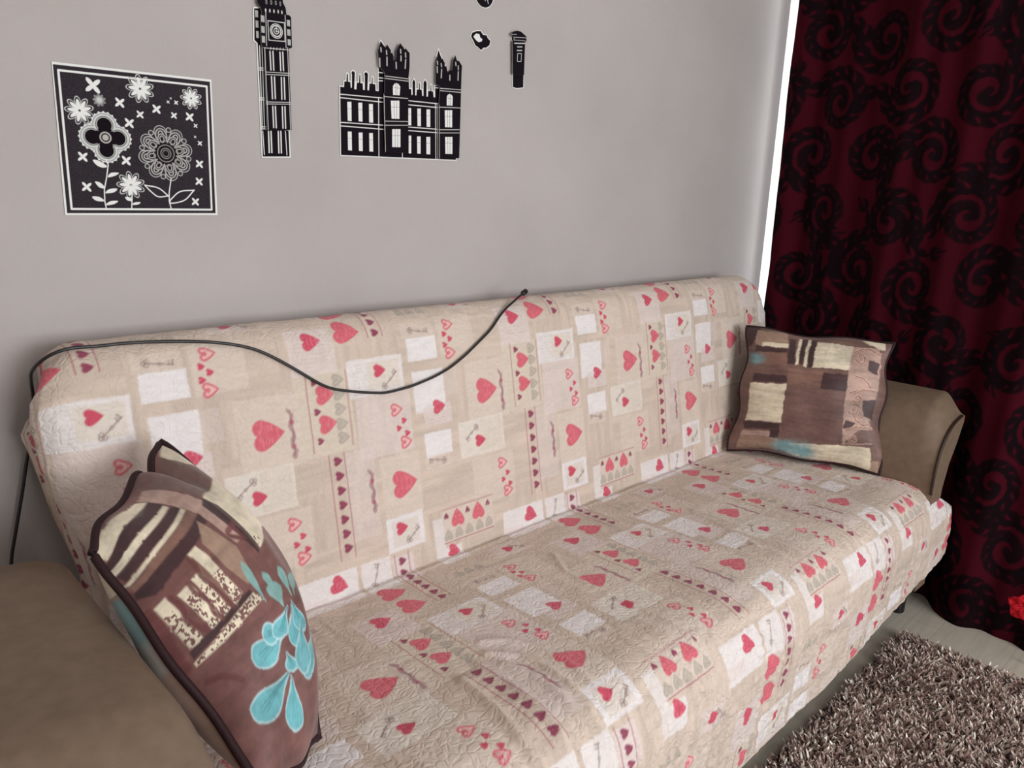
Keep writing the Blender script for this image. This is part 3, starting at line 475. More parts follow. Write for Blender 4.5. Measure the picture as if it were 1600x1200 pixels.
rect(.992, -.03, 1.02, .09, WHT, .6); rect(1.02, -.03, 1.065, .02, WHT, .7); rect(.655, -.03, .79, .052, WHT, .75); rect(.655, -.02, .72, .01, PNK, .8)
rect(.80, -.035, .872, .05, WHT, .7); rect(.875, -.03, .93, .04, PNK, .8); rect(.972, .447, 1.052, .497, WHT, .9); rect(1.062, .445, 1.16, .54, LBG, .7); rect(.965, .497, 1.05, .53, LBG, .6)
rect(1.11, .56, 1.19, .615, PNK, .5); rect(.79, .50, .86, .62, (212, 196, 184), .5)
def VL(x, y0, y1): Tl(lambda a, b: D.line([(x + a, y0 + b), (x + a, y1 + b)], .0022, LN, .8))
def HL(x0, x1, y): Tl(lambda a, b: D.line([(x0 + a, y + b), (x1 + a, y + b)], .0022, LN, .8))
def HT(x, y, sz, ang, rgb, st='full'): Tl(lambda a, b: D.heart(x + a, y + b, sz, ang, rgb, st))
RT = PI / 2                                                # point to the right
VL(.727, .30, .452); VL(.816, .30, .452); VL(.758, .072, .288); VL(.792, .072, .288); VL(.882, -.14, .045); VL(.918, -.14, .045); HL(1.02, 1.172, .106); HL(1.018, 1.168, .03)
for y in (.436, .378, .320): HT(.744, y, .015, RT, DKR)
for y in (.409, .351): HT(.762, y, .040, RT, RED2)
for y in (.434, .406, .376, .346, .318): HT(.795, y, .027, RT, GRY, 'grey')
for k in range(7): HT(.776, .273 - k * .0298, .020, RT, DKR); HT(.900, .028 - k * .0265, .019, RT, DKR)
HT(1.180, .354, .062, RT, RED2); HT(.925, .192, .062, RT, RED2)
Tl(lambda a, b: D.twig(1.232 + a, .305 + b, .390 + b)); Tl(lambda a, b: D.twig(.849 + a, .155 + b, .235 + b))
HT(.895, .439, .029, RT, RED); Tl(lambda a, b: D.key((.905 + a, .404 + b), (.938 + a, .432 + b)))
for (x, y, z, k) in ((.927, .351, .030, 1), (.945, .325, .014, 0), (.930, .311, .014, 0), (.950, .297, .014, 0), (.943, .279, .030, 1), (1.212, .174, .030, 1), (1.227, .147, .014, 0), (1.212, .133, .014, 0), (1.233, .119, .014, 0), (1.223, .104, .030, 1), (1.092, .518, .030, 1), (1.078, .496, .014, 0), (1.092, .484, .014, 0), (1.076, .472, .014, 0), (1.087, .453, .030, 1)):
    HT(x, y, z, RT, RED2 if k else RED, 'out' if k else 'full')
HT(1.040, .339, .034, RT, RED); Tl(lambda a, b: D.key((1.042 + a, .218 + b), (1.0 + a, .228 + b)))
HT(1.150, .241, .030, RT, RED); Tl(lambda a, b: D.key((1.144 + a, .274 + b), (1.11 + a, .251 + b)))
for x in (1.031, 1.093, 1.155): HT(x, .090, .014, PI, DKR)
for x in (1.062, 1.124): HT(x, .078, .040, PI, RED2)
for x in (1.031, 1.062, 1.092, 1.124, 1.153): HT(x, .045, .026, PI, GRY, 'grey')
HT(.908, .098, .030, RT, RED); Tl(lambda a, b: D.key((.925 + a, .068 + b), (.955 + a, .088 + b)))
HT(1.040, .008, .034, -RT * .2 + RT, RED); HT(.745, .026, .040, RT * .7, RED); Tl(lambda a, b: D.key((.826 + a, -.004 + b), (.842 + a, .040 + b)))
HT(.749, .517, .040, RT, RED); HT(.830, .530, .058, RT * .9, RED2); HT(.828, .595, .058, RT * .9, RED2)
Tl(lambda a, b: D.key((.988 + a, .514 + b), (1.034 + a, .506 + b)))
HT(1.150, .588, .028, RT, RED); Tl(lambda a, b: D.key((1.185 + a, .575 + b), (1.165 + a, .60 + b)))
for x in (.985, 1.012, 1.04): HT(x, .565, .024, PI, GRY, 'grey')
X, Y, Z = cloth(U, Vv)
vend = np.interp(PZ(np.linspace(va, -.62, 400)), [0], [0])  # placeholder shape
vs = np.linspace(va, -.62, 600); zs = PZ(vs)
vhem = np.interp(np.interp(X[40], HZ[:, 0], HZ[:, 1]), zs, vs)      # one hem position per column
vh2 = np.broadcast_to(vhem[None], U.shape)
cl = Vv < vh2
Vc = np.maximum(Vv, vh2); X2, Y2, Z2 = cloth(U, Vc)
X, Y, Z = np.where(cl, X2, X), np.where(cl, Y2, Y), np.where(cl, Z2, Z)
P3 = np.stack([X, Y, Z], -1).reshape(-1, 3)
okv = ~cl; okf = okv[1:, 1:] | okv[:-1, 1:] | okv[1:, :-1] | okv[:-1, :-1]
# leave off what would run inside (deep ends)
Rr = .045
deep = np.where(Vv > 0, .16, .14); deep = np.where((Vv < -.02) & (Vv > -.58), .09, deep)
ok2 = (U > xl(Vv) + Rr - deep) & (U < xr(Vv) - Rr + deep)
okf &= (ok2[1:, 1:] & ok2[:-1, 1:] & ok2[1:, :-1] & ok2[:-1, :-1])
Fq = grid_faces(nv, nu, okf)
W2 = np.stack([U, Vv], -1).reshape(-1, 2)
usedV, Fq2, cc = compact(np.hstack([P3, W2]), Fq, D.c.reshape(-1, 3))
cover = mesh_obj('sofa_cover', usedV[:, :3], Fq2, m_quilt, col=cc)
at = cover.data.attributes.new('weave', 'FLOAT_VECTOR', 'POINT')
wv3 = np.zeros((len(usedV), 3), np.float32); wv3[:, :2] = usedV[:, 3:5]; at.data.foreach_set('vector', wv3.ravel())
tag(cover, 'quilted beige patchwork throw printed with pink hearts and keys, draped over the sofa', 'sofa cover')
cols = [i for i in range(0, nu, 6) if ok2[np.argmin(np.abs(D.B[:, 0] - vhem[i])), i]]
hx, hy, hz = cloth(D.A[0, cols], vhem[cols])
tube('hem_binding', np.stack([hx, hy + .002, hz - .001], 1), .0028, mat('hem_cotton', (206, 188, 176), .85, .1), cover, sides=6)
del P3, X2, Y2, Z2, W2

sofa = empty('sofa', (1.3, 1.0, 0), 'tan faux leather sofa with flared piped arms, mostly hidden under a quilted throw', 'sofa')
def slab_profile(name, pts, x0, x1, material, parent):
    n = len(pts); V = [(x0, y, z) for y, z in pts] + [(x1, y, z) for y, z in pts]
    F = [tuple(range(n))[::-1], tuple(range(n, 2 * n))] + [(i, (i + 1) % n, n + (i + 1) % n, n + i) for i in range(n)]
    return mesh_obj(name, V, F, material, parent, smooth=False)
slab_profile('backrest', [(1.262, .30), (1.262, .47), (1.338, .88), (1.352, .93), (1.372, .957), (1.40, .955), (1.425, .93), (1.44, .88), (1.44, .30)], .36, 2.42, m_tan, sofa)
slab_profile('seat', [(.645, .17), (.645, .38), (.68, .418), (.72, .430), (1.22, .415), (1.255, .405), (1.255, .17)], .345, 2.235, m_tan, sofa)
boxes('base_rail', [(.345, 2.235, .66, .70, .12, .168), (.345, 2.235, 1.30, 1.40, .12, .29)], m_foot, sofa)

def arm(sx, xin, prof_off, yb, yf, dip, name='armrest'):
    """prof_off: (x offset outward, z) from seat to tip; sx=+1 flares towards +x"""
    ys = np.array([yb, yb - .006, yb - .02, yb - .05] + list(np.linspace(yb - .10, yf + .18, 8)) + [q_ for q_ in np.linspace(yf + .16, yf + .075, 6)] + [yf + .065, yf + .056, yf + .047, yf + .038, yf + .030, yf + .022, yf + .015, yf + .009, yf + .004, yf])
    rows = []
    off = np.array(prof_off, float)
    tt = np.linspace(0, 1, len(off)); q = np.linspace(0, 1, 26)
    ox = np.interp(q, tt, off[:, 0]); oz = np.interp(q, tt, off[:, 1])
    ker = np.array([.25, .5, .25])
    for _ in range(3):
        ox[1:-1] = np.convolve(ox, ker, 'valid'); oz[1:-1] = np.convolve(oz, ker, 'valid')
    ztop = oz[-1]; tipx = ox[-1]
    outer = [(tipx + .004, ztop - .008), (tipx + .002, ztop - .022), (tipx - .03, ztop - .10), (tipx - .07, ztop - .17), (tipx - .095, .44), (tipx - .10, .30), (tipx - .10, .13)]
    for y in ys:
        fz = 1 - .060 / (ztop - .42) * (1 - sst(yf, yf + dip, y))          # front corner dips
        bz = 1 - .05 / (ztop - .42) * (1 - sst(0, .05, yb - y))
        px = np.concatenate([[0, 0], ox, [p[0] for p in outer]]); pz = np.concatenate([[.13, .40], oz, [p[1] for p in outer]])
        pz = np.where(pz > .42, .42 + (pz - .42) * fz * bz, pz)
        rows.append(np.stack([xin + sx * px, np.full(len(px), y), pz], 1))
    R_ = np.array(rows); nr, npt = R_.shape[:2]
    F = []
    for i in range(nr - 1):
        for j in range(npt):
            a, b = i * npt + j, i * npt + (j + 1) % npt; q_ = (a, b, b + npt, a + npt)
            F.append(q_ if sx > 0 else q_[::-1])
    F.append(tuple(range(npt))[::sx * -1]); F.append(tuple((nr - 1) * npt + k for k in range(npt))[::sx])
    o = mesh_obj(name, R_.reshape(-1, 3), F, m_tan, sofa)
    try: o.data.set_sharp_from_angle(angle=math.radians(50))
    except Exception: pass
    for row, nm in ((R_[-1], 'piping'), (R_[1], 'piping')):
        P = row[1:27].copy(); P[:, 1] += (-.001 if nm and row is R_[-1] else .004); P[:, 0] -= sx * .001; P[:, 2] += .001
        P = P[1:]
        tube(nm, smooth_path(P, 60), .0045, m_arm_pipe, o_child(o), sides=8)
    return o
def o_child(o): return _Shim(o)
class _Shim:
    def __init__(s, o): s.o = o
_tube_mesh = mesh_obj
def mesh_obj(name, V, F, material, parent=None, col=None, smooth=True):
    if isinstance(parent, _Shim):                        # sub-part: parent sits at the sofa's base
        p = parent.o; V = np.asarray(V, float) - np.array(sofa.location)
        ob = _tube_mesh(name, V, F, material, None, col, smooth); ob.parent = p; return ob
    return _tube_mesh(name, V, F, material, parent, col, smooth)
arm(1, 2.320, [(0, .44), (.0, .50), (.006, .555), (.020, .60), (.040, .640), (.068, .668), (.100, .686), (.14, .696), (.178, .702)], 1.20, .63, .065)
arm(-1, .284, [(0, .44), (.0, .54), (.0, .61), (.004, .655), (.018, .684), (.045, .698), (.09, .704), (.16, .706), (.26, .704)], 1.26, .63, .17)
def foot(x, y):
    a = np.linspace(0, 2 * PI, 20, endpoint=False); V = []; lv = [(.020, 0), (.022, .004), (.022, .03), (.028, .11), (.03, .122)]
    for r, z in lv: V += [(x + r * math.cos(t_), y + r * math.sin(t_), z) for t_ in a]
    n = 20; F = [(i * n + k, i * n + (k + 1) % n, (i + 1) * n + (k + 1) % n, (i + 1) * n + k) for i in range(4) for k in range(n)] + [tuple(range(n))[::-1], tuple(range(4 * n, 5 * n))]
    mesh_obj('foot', V, F, m_foot, sofa, smooth=False)
foot(2.42, .70)
for p in ((.18, .70), (2.20, 1.35), (.40, 1.35)): foot(*p)
for q_ in ((2.20, 2.445), (.16, .38)): boxes('arm_bracket', [(q_[0], q_[1], .67, .73, .123, .135)], m_foot, sofa)

# ================================================================= CABLE
cp = [(.243, 1.46, .60)] + [tuple(c) for c in DATA['cable'][:3]] + [(.292, 1.455, .79), (.306, 1.460, .85), (.300, 1.435, .905), (.291, 1.39, .937), (.296, 1.362, .956), (.314, 1.350, .972), (.342, 1.346, .979), (.378, 1.347, .976), (.417, 1.346, .977), (.457, 1.345, .975), (.514, 1.338, .971), (.561, 1.327, .966), (.604, 1.319, .957), (.638, 1.315, .945), (.672, 1.309, .925), (.701, 1.304, .905), (.731, 1.298, .883), (.757, 1.296, .864), (.784, 1.294, .851), (.841, 1.290, .837), (.901, 1.287, .826), (.968, 1.288, .830), (1.03, 1.290, .841), (1.077, 1.293, .854), (1.127, 1.297, .877), (1.18, 1.303, .907), (1.214, 1.309, .925), (1.253, 1.320, .954), (1.286, 1.332, .969), (1.32, 1.343, .979), (1.345, 1.352, .988), (1.362, 1.357, .992)]
cab = empty('cable', (.243, 1.46, 0), 'thin black cable snaking down the wall and sagging across the sofa back', 'cable')
low = [(.10, 1.455, .012), (.16, 1.462, .02), (.20, 1.464, .12), (.225, 1.464, .40)]
tube('cord', smooth_path(low + cp, 420), .0029, m_cable, cab, sides=8)
tube('plug', np.array([(1.359, 1.3565, .9915), (1.364, 1.358, .993), (1.366, 1.3585, .9935), (1.378, 1.362, .997), (1.380, 1.3625, .9975)]), [.0035, .0062, .0068, .0068, .004], m_foot, cab, sides=14)

# ================================================================= CUSHIONS
PALL = [(226, 214, 190), (160, 132, 114), (112, 84, 78), (62, 40, 44), (132, 98, 86), (182, 152, 140), (96, 178, 186), (168, 208, 212)]
def cushion(name, label, cn, hf, hb, base, data, kind, **kw):
    cn = [np.array(c, float) for c in cn]
    root = empty(name, tuple(np.mean(cn, 0)), label, 'cushion', 'patchwork cushions with dark piping')
    N = 281; g = np.linspace(0, 1, N)
    D_ = Dye(0, 0, N, N, 1 / (N - 1), base)
    tx = fbm(D_.A * 9, D_.B * 30, 5) - .5; D_.c *= (1 + .35 * tx)[..., None]
    for ci, P in data['polys']: D_.poly(P, PALL[ci], .92, 2)
    if kind == 'L':                                   # stippled cream squares
        lum = D_.c.sum(-1); q = (lum > 1.2) & (D_.B > .36) & (D_.B < .72) & (vnoise(D_.A * 150, D_.B * 150, 33) * (.6 + .8 * vnoise(D_.A * 14, D_.B * 14, 34)) > .62)
        D_.c[q] = lin((120, 84, 80))
    if kind == 'R':
        for P in data['swirl']:
            P = spl(P); D_.line(P, .020, (206, 172, 154), .8, 2); D_.line(P, .006, (112, 70, 62), .9, 1); D_.line(P + np.array([.012, .008]), .004, (130, 84, 74), .7, 1)
        for (x, y), r in data['blue']:
            for k in range(5): D_.ell(x + r * .5 * math.cos(k * 1.26), y + r * .3 * math.sin(k * 1.26), r * .55, r * .3, k * 1.26, (118, 160, 172), .5); m_ = .6 * np.exp(-(((D_.A - x) / (r * 1.2)) ** 2 + ((D_.B - y) / (r * .8)) ** 2)) * (.4 + 1.2 * vnoise(D_.A * 40, D_.B * 40, 12)); D_.c = D_.c * (1 - m_[..., None]) + lin((120, 156, 160)) * m_[..., None]
    else:
        for P in data['wavy']: D_.line(spl(P), .020, (104, 60, 60), .9, 2)
        for P in data['leaves']: D_.poly(P, (132, 180, 176), .8, 2)
        for P in data['petals']:
            P = spl(P, True, 3); D_.poly(P, (104, 170, 178), 1, 1.5); D_.poly(P, (186, 212, 216), .7, 1.5, line=.007)
            Q = P[::3]; a = (Q[0] + Q[-1]) / 2; b = (Q[5] + Q[6]) / 2
            for q in (-.5, 0, .5):
                m = (Q[3 + (q > 0)] - a) * 0; D_.line([a, a + (b - a) * .8 + (Q[3] - Q[8]) * .25 * q], .005, (60, 120, 128), .55)
    ws_ = .016 if kind == 'R' else .007; wa_ = ws_ * (fbm(D_.A * 26, D_.B * 26, 51) - .5); wb_ = ws_ * (fbm(D_.A * 26, D_.B * 26, 57) - .5)
    D_.c = D_.c[np.clip(((D_.B + wb_) * (N - 1)).round().astype(int), 0, N - 1), np.clip(((D_.A + wa_) * (N - 1)).round().astype(int), 0, N - 1)]
    D_.c *= (1 + .30 * (fbm(D_.A * 60, D_.B * 60, 15) - .5) + .55 * (fbm(D_.A * 7, D_.B * 40, 16) - .5) + .75 * (fbm(D_.A * 6, D_.B * 6, 17) - .5))[..., None]
    S, T_ = D_.A.ravel(), D_.B.ravel()
    f_ = pillow_pt(cn, S, T_, 1, hf, hb, **kw); b_ = pillow_pt(cn, S, T_, -1, hf, hb, **kw)
    colb = np.empty((N * N, 3)); colb[:] = lin((150, 118, 104)) if kind == 'L' else lin(base)
    B2 = Dye(0, 0, N, N, 1 / (N - 1), (168, 136, 120))
    B2.c *= (1 + .3 * (fbm(B2.A * 9, B2.B * 25, 25) - .5))[..., None]
    B2.poly([(0, .05), (.3, .08), (.3, .22), (0, .2)], PALL[0]); B2.poly([(0, .22), (.3, .2), (.32, .42), (0, .40)], (108, 160, 164), .85, 6); B2.poly([(0, .38), (.3, .36), (.3, .5), (0, .5)], (176, 176, 174), .8, 8)
    nrm = np.cross(cn[2] - cn[0], cn[3] - cn[1])
    F1 = grid_faces(N, N); P0, P1_, P2_ = f_[F1[0, 0]], f_[F1[0, 1]], f_[F1[0, 2]]
    i_ = (N // 2) * (N - 1) + N // 2; q = F1[i_]; fn = np.cross(f_[q[1]] - f_[q[0]], f_[q[2]] - f_[q[0]])
    outw = f_[q[0]] - b_[q[0]]
    if fn @ outw < 0: Ff, Fb = F1[:, ::-1], F1
    else: Ff, Fb = F1, F1[:, ::-1]
    V = np.vstack([f_, b_]); Fc = np.vstack([Ff, Fb + N * N])
    # weld the rim
    idx = np.arange(2 * N * N); gi = np.arange(N * N).reshape(N, N); rim = np.unique(np.concatenate([gi[0], gi[-1], gi[:, 0], gi[:, -1]])); idx[rim + N * N] = rim
    Fc = idx[Fc]; V, Fc, col = compact(V, Fc, np.vstack([D_.c.reshape(-1, 3), B2.c.reshape(-1, 3)]))
    mesh_obj('cushion_body', V, Fc, m_pillow, root, col)
    e = np.linspace(0, 1, 60, endpoint=False); o = np.ones_like(e)
    s = np.concatenate([e, o, 1 - e, 0 * o]); t_ = np.concatenate([0 * o, e, o, 1 - e])
    P = pillow_pt(cn, s, t_, 1, 0, 0, **kw)
    tube('piping', P, .0062 if kind == 'L' else .0042, m_piping, root, closed=True, sides=8)
    return root
cushion('cushion', 'patchwork cushion with cream squares and scroll border, in the far corner by the curtain', [(2.28, 1.235, .838), (2.40, .83, .842), (2.315, .775, .458), (2.17, 1.20, .453)], .075, .045, (116, 88, 80), DATA['pilR'], 'R', pinch=.055)
cushion('cushion', 'brown cushion with turquoise flowers and cream stripes, propped against the near arm', [(.250, 1.03, .785), (.42, 1.225, .84), (.492, .868, .458), (.355, .75, .52)], .085, .100, (116, 78, 74), DATA['pilL'], 'L', pinch=.035, bow=(.045, -.042, .02), rnd=.08)

# ================================================================= WALL STICKERS
BLK, WH = (24, 18, 25), (232, 232, 230)
def sticker_mesh(name, Dk, sd, yfront, yback, parent, material, keep):
    V = np.stack([Dk.A, np.full(Dk.A.shape, yfront), Dk.B], -1).reshape(-1, 3); nb, na = Dk.A.shape
    # ease boundary vertices onto the outline
    gx = np.gradient(sd, Dk.st, axis=1); gz = np.gradient(sd, Dk.st, axis=0)
    e = np.where((sd > keep) & (sd < keep + 1.3 * Dk.st), sd - keep, 0)
    V[:, 0] -= (gx * e).ravel(); V[:, 2] -= (gz * e).ravel()
    ins = sd < keep + Dk.st * .9
    cf = ins[1:, 1:] & ins[:-1, 1:] & ins[1:, :-1] & ins[:-1, :-1]
    F1 = grid_faces(nb, na, cf)
    n = nb * na; Vb = V.copy(); Vb[:, 1] = yback
    idx = np.arange(n).reshape(nb, na); cfp = np.pad(cf, 1); side = []
    for (dj, di, p, q) in ((-1, 0, (0, 0), (0, 1)), (1, 0, (1, 1), (1, 0)), (0, 1, (0, 1), (1, 1)), (0, -1, (1, 0), (0, 0))):
        e_ = cf & ~cfp[1 + dj:1 + dj + cf.shape[0], 1 + di:1 + di + cf.shape[1]]
        j, i = np.nonzero(e_); a = idx[j + p[0], i + p[1]]; b = idx[j + q[0], i + q[1]]
        side.append(np.stack([b, a, a + n, b + n], 1))
    F2 = np.vstack([F1] + side)
    c = np.vstack([Dk.c.reshape(-1, 3)] * 2); c[n:] = lin((214, 214, 212))
    V, F2, c = compact(np.vstack([V, Vb]), F2, c)
    return mesh_obj(name, V, F2, material, parent, c, smooth=False)
def canvas(pts, st=.0007, pad=.006, base=BLK):
    P = np.array(pts); a0, b0 = P.min(0) - pad; a1, b1 = P.max(0) + pad
    return Dye(a0, b0, int((a1 - a0) / st) + 2, int((b1 - b0) / st) + 2, st, base)
YB0, YB1 = YW - .0004, YW - .0022        # base layer back / front
YR1, YR0 = YW - .0098, YW - .0080        # raised layer front / back
def pads(L, parent):
    for x, z in L: boxes('foam_pad', [(x - .005, x + .005, YR0, YB1, z - .008, z + .008)], m_pad, parent)

# flower square
f = DATA['flower']; D1 = canvas(f['outer'], .0006, base=WH); sd = D1.full(f['outer'])
D1.poly(f['black'], (50, 44, 50)); w_ = (slice(None), slice(None))
spk = rng.random(D1.A.shape); ins = D1.sdp(w_, f['black']) < 0
D1.c[ins & (spk > .93)] *= 2.2; D1.c[ins & (spk < .15)] *= .6
D1.poly(f['line'], WH, 1, 1, line=.0034)
def star(x, y, r):
    for k in range(4):
        a = PI * (.22 + .5 * k); D1.ell(x + math.cos(a) * r * .5, y + math.sin(a) * r * .5, r * .52, r * .24, a, WH)
for (x, y), r in f['stars']: star(x, y, r)
for k, ((x, y), r) in enumerate(f['daisies']):
    for q in range(9):
        a = q * 2 * PI / 9 + .3; D1.ell(x + math.cos(a) * r * .64, y + math.sin(a) * r * .64, r * .36, r * .2, a, (196, 198, 196), 1 if k < 4 else .5, line=.0010)
        D1.ell(x + math.cos(a) * r * .44, y + math.sin(a) * r * .44, r * .38, r * .13, a, WH, 1 if k < 4 else .5)
    D1.disc(x, y, r * .2, WH); D1.disc(x, y, r * .09, (90, 84, 88))
x, y = f['clover']
for R1, colr in ((.0205, (214, 216, 214)), (.0186, (84, 78, 84)), (.0178, (206, 208, 206)), (.0142, (70, 64, 70)), (.0132, (176, 176, 174)), (.0116, (20, 14, 20))):
    for k in range(4):
        a = k * PI / 2; D1.disc(x + math.cos(a) * .0205, y + math.sin(a) * .0205, R1, colr)
for k in range(4):
    for q in range(-4, 5):
        a = k * PI / 2 + q * .36; D1.disc(x + math.cos(k * PI / 2) * .0205 + math.cos(a) * .0205, y + math.sin(k * PI / 2) * .0205 + math.sin(a) * .0205, .0018, (220, 222, 220))
for k in range(4):
    a = k * PI / 2; D1.disc(x + math.cos(a) * .0125, y + math.sin(a) * .0125, .0105, (22, 14, 22))
D1.disc(x, y, .0095, (186, 182, 178)); D1.disc(x, y, .0072, (40, 30, 38)); D1.disc(x, y, .005, (186, 182, 178))
x, y = f['dahlia']
for rr_, R1, n_, c_ in ((.044, .0112, 8, None), (.049, .0045, 8, 'dot')):
    for k in range(n_):
        a = k * 2 * PI / n_ + (.2 if c_ is None else .6)
        D1.disc(x + math.cos(a) * rr_ * .84, y + math.sin(a) * rr_ * .84, R1, (196, 196, 194)); D1.disc(x + math.cos(a) * rr_ * .84, y + math.sin(a) * rr_ * .84, R1 - .0011, (66, 60, 66))
for (rr_, L_, W_, cA, cB) in ((.030, .0135, .0105, (176, 174, 172), (34, 26, 32)), (.0215, .0130, .0088, (172, 168, 166), (34, 26, 32))):
    for k in range(8):
        a = k * PI / 4 + .2; px_, py_ = x + math.cos(a) * rr_, y + math.sin(a) * rr_
        D1.ell(px_, py_, L_, W_, a, cA); D1.ell(px_, py_, L_ - .002, W_ - .0022, a, cB); D1.ell(px_ + math.cos(a) * .003, py_ + math.sin(a) * .003, L_ * .5, W_ * .5, a, cA); D1.ell(px_ + math.cos(a) * .0035, py_ + math.sin(a) * .0035, L_ * .3, W_ * .3, a, cB)
D1.disc(x, y, .0185, (34, 26, 32))
for k in range(8):
    a = k * PI / 4 + .2; D1.line([(x + math.cos(a - .25) * .0215, y + math.sin(a - .25) * .0215), (x + math.cos(a + .25) * .0215, y + math.sin(a + .25) * .0215)], .002, (150, 146, 142))
for r_ in (.0145, .0088): D1.ring(x, y, r_, .0014, (150, 146, 142))
D1.ring(x, y, .0055, .0011, (150, 146, 142))
for P in f['stems']: D1.line(P, .0018, WH)
for P in f['leaves']: D1.poly(spl(P, True, 5), WH)
for P in f['openleaves']:
    D1.line(spl(P[:3]), .0020, WH); D1.line(spl(P[2:]), .0020, WH)
o = sticker_mesh('wall_sticker', D1, sd, YB1, YB0, None, m_glitter, 0.0)
tag(o, 'square black glitter wall sticker with white flowers, leftmost on the wall', 'wall sticker')

# clock tower
t = DATA['tower']; root = empty('wall_sticker', (.88, YW, 1.5), 'tall black and white clock tower wall sticker above the sofa', 'wall sticker')
Dt = canvas(t['base'] + t['raised'], .0006); Dt.c[:] = lin(WH)
allb = np.minimum(Dt.full(t['base']), Dt.full([(p[0] - .006, p[1]) for p in t['raised'][:6]] + [(t['base'][2][0] - .006, t['raised'][6][1])]))
sdb = Dt.full(t['base'])
Dt.put((slice(None), slice(None)), sdb + .0002, BLK)
for P in t['lw_b']: Dt.line(P, .0016, WH)
for P in t['bars_b']: Dt.line(P, .0026, WH)
def louvre(Dk, P, w=.0052):
    (x0, z0), (x1, z1) = P; dx = w / 2
    Dk.poly([(x0 - dx, z0), (x0 + dx, z0), (x1 + dx, z1), (x1 - dx, z1)], (206, 206, 204))
    for q in (-.33, .33): Dk.line([(x0 + w * q * .6, z0), (x1 + w * q * .6, z1)], .0007, BLK, .9)
for P in t['win_b']: louvre(Dt, P)
sticker_mesh('base_layer', Dt, sdb, YB1, YB0, root, m_sticker, .0022)
Dr = canvas(t['raised'], .0006)
for P in t['lw_r']: Dr.line(P, .0013, (206, 206, 204))
for P in t['bars_r']: Dr.line(P, .0025, (222, 222, 220))
for P in t['win_r']: louvre(Dr, P, .0062)
Dr.poly(t['frame'], (214, 214, 212), 1, 1, line=.0014)
x, z = t['clock']
for r_, w_2 in ((.0125, .0013), (.0095, .0020), (.0050, .0013)): Dr.ring(x, z, r_, w_2, (226, 226, 224))
for k in range(12):
    a = k * PI / 6; Dr.line([(x + math.cos(a) * .0095, z + math.sin(a) * .0095), (x + math.cos(a) * .0112, z + math.sin(a) * .0112)], .0008, (200, 200, 198))
Dr.line([(x, z - .002), (x, z + .009)], .0011, WH); Dr.line([(x - .002, z), (x + .006, z - .001)], .0011, WH)
for p in t['dots']: Dr.ell(p[0], p[1], .0014, .0032, 0, (210, 210, 208))
for p in t['dots2']: Dr.ell(p[0], p[1], .0014, .0030, 0, (160, 160, 158), 1, line=.0008)
for p in t['teeth']: Dr.line([(p[0], p[1] - .002), (p[0] + .0006, p[1] + .002)], .0012, (210, 210, 208))
ro = sticker_mesh('raised_layer', Dr, Dr.full(t['raised']), YR1, YR0, root, m_sticker, 0.0)
rp = np.array(t['raised']); zc = np.linspace(rp[:, 1].min() + .03, rp[:, 1].max() - .03, 4)
pads([(np.median(rp[6:14, 0]) + .012, z_) for z_ in zc], root)

# castle
c = DATA['castle']; root = empty('wall_sticker', (1.2, YW, 1.5), 'wide black and white castle wall sticker with two raised towers', 'wall sticker')
Dc = canvas(c['base'], .0007); Dc.c[:] = lin(WH); sdb = Dc.full(c['base']); Dc.put((slice(None), slice(None)), sdb, BLK)
for P in c['lines_b']: Dc.line(P, .0018, WH)
def win(Dk, P, bars=False):
    Dk.poly(P, WH); Q = np.array(P)
    m = lambda a, b, k: Q[a] * (1 - k) + Q[b] * k
    Dk.line([m(0, 3, .36), m(1, 2, .36)], .0007, (70, 66, 70), .8)
    if bars:
        for k in (.36, .66): Dk.line([m(0, 1, k), m(3, 2, k)], .0009, BLK, .9)
for P in c['wins_b']: win(Dc, P)
sticker_mesh('base_layer', Dc, sdb, YB1, YB0, root, m_sticker, .0022)
for nm, lim in (('r1', None), ('r2', None)):
    Dk = canvas(c[nm], .0006)
    for P in c['lines_r']: Dk.line(P, .0014, (208, 206, 204))
    for P in c['wins_r']: win(Dk, P, True)
    for P in c['arch_r']:
        Dk.poly(P, WH); Q = np.array(P); cx = Q[:, 0].mean()
        for q in (-.0022, .0022): Dk.line([(cx + q, Q[:, 1].min()), (cx + q, Q[:, 1].max())], .0009, BLK, .9)
        Dk.line([(Q[:, 0].min(), Q[:, 1].mean()), (Q[:, 0].max(), Q[:, 1].mean())], .0008, BLK, .8)
    for P in c['slits_r']: Dk.line(P, .0030, (196, 194, 190), .9)
    sdk = Dk.full(c[nm]); Dk.put((slice(None), slice(None)), np.where(np.abs(sdk) < .0006, -1, 1), (120, 118, 118), .0)
    sticker_mesh('raised_tower', Dk, sdk, YR1, YR0, root, m_sticker, 0.0)
    P = np.array(c[nm]); pads([(P[:, 0].mean() + .004, z_) for z_ in np.linspace(P[:, 1].min() + .03, P[:, 1].max() - .06, 3)], root)

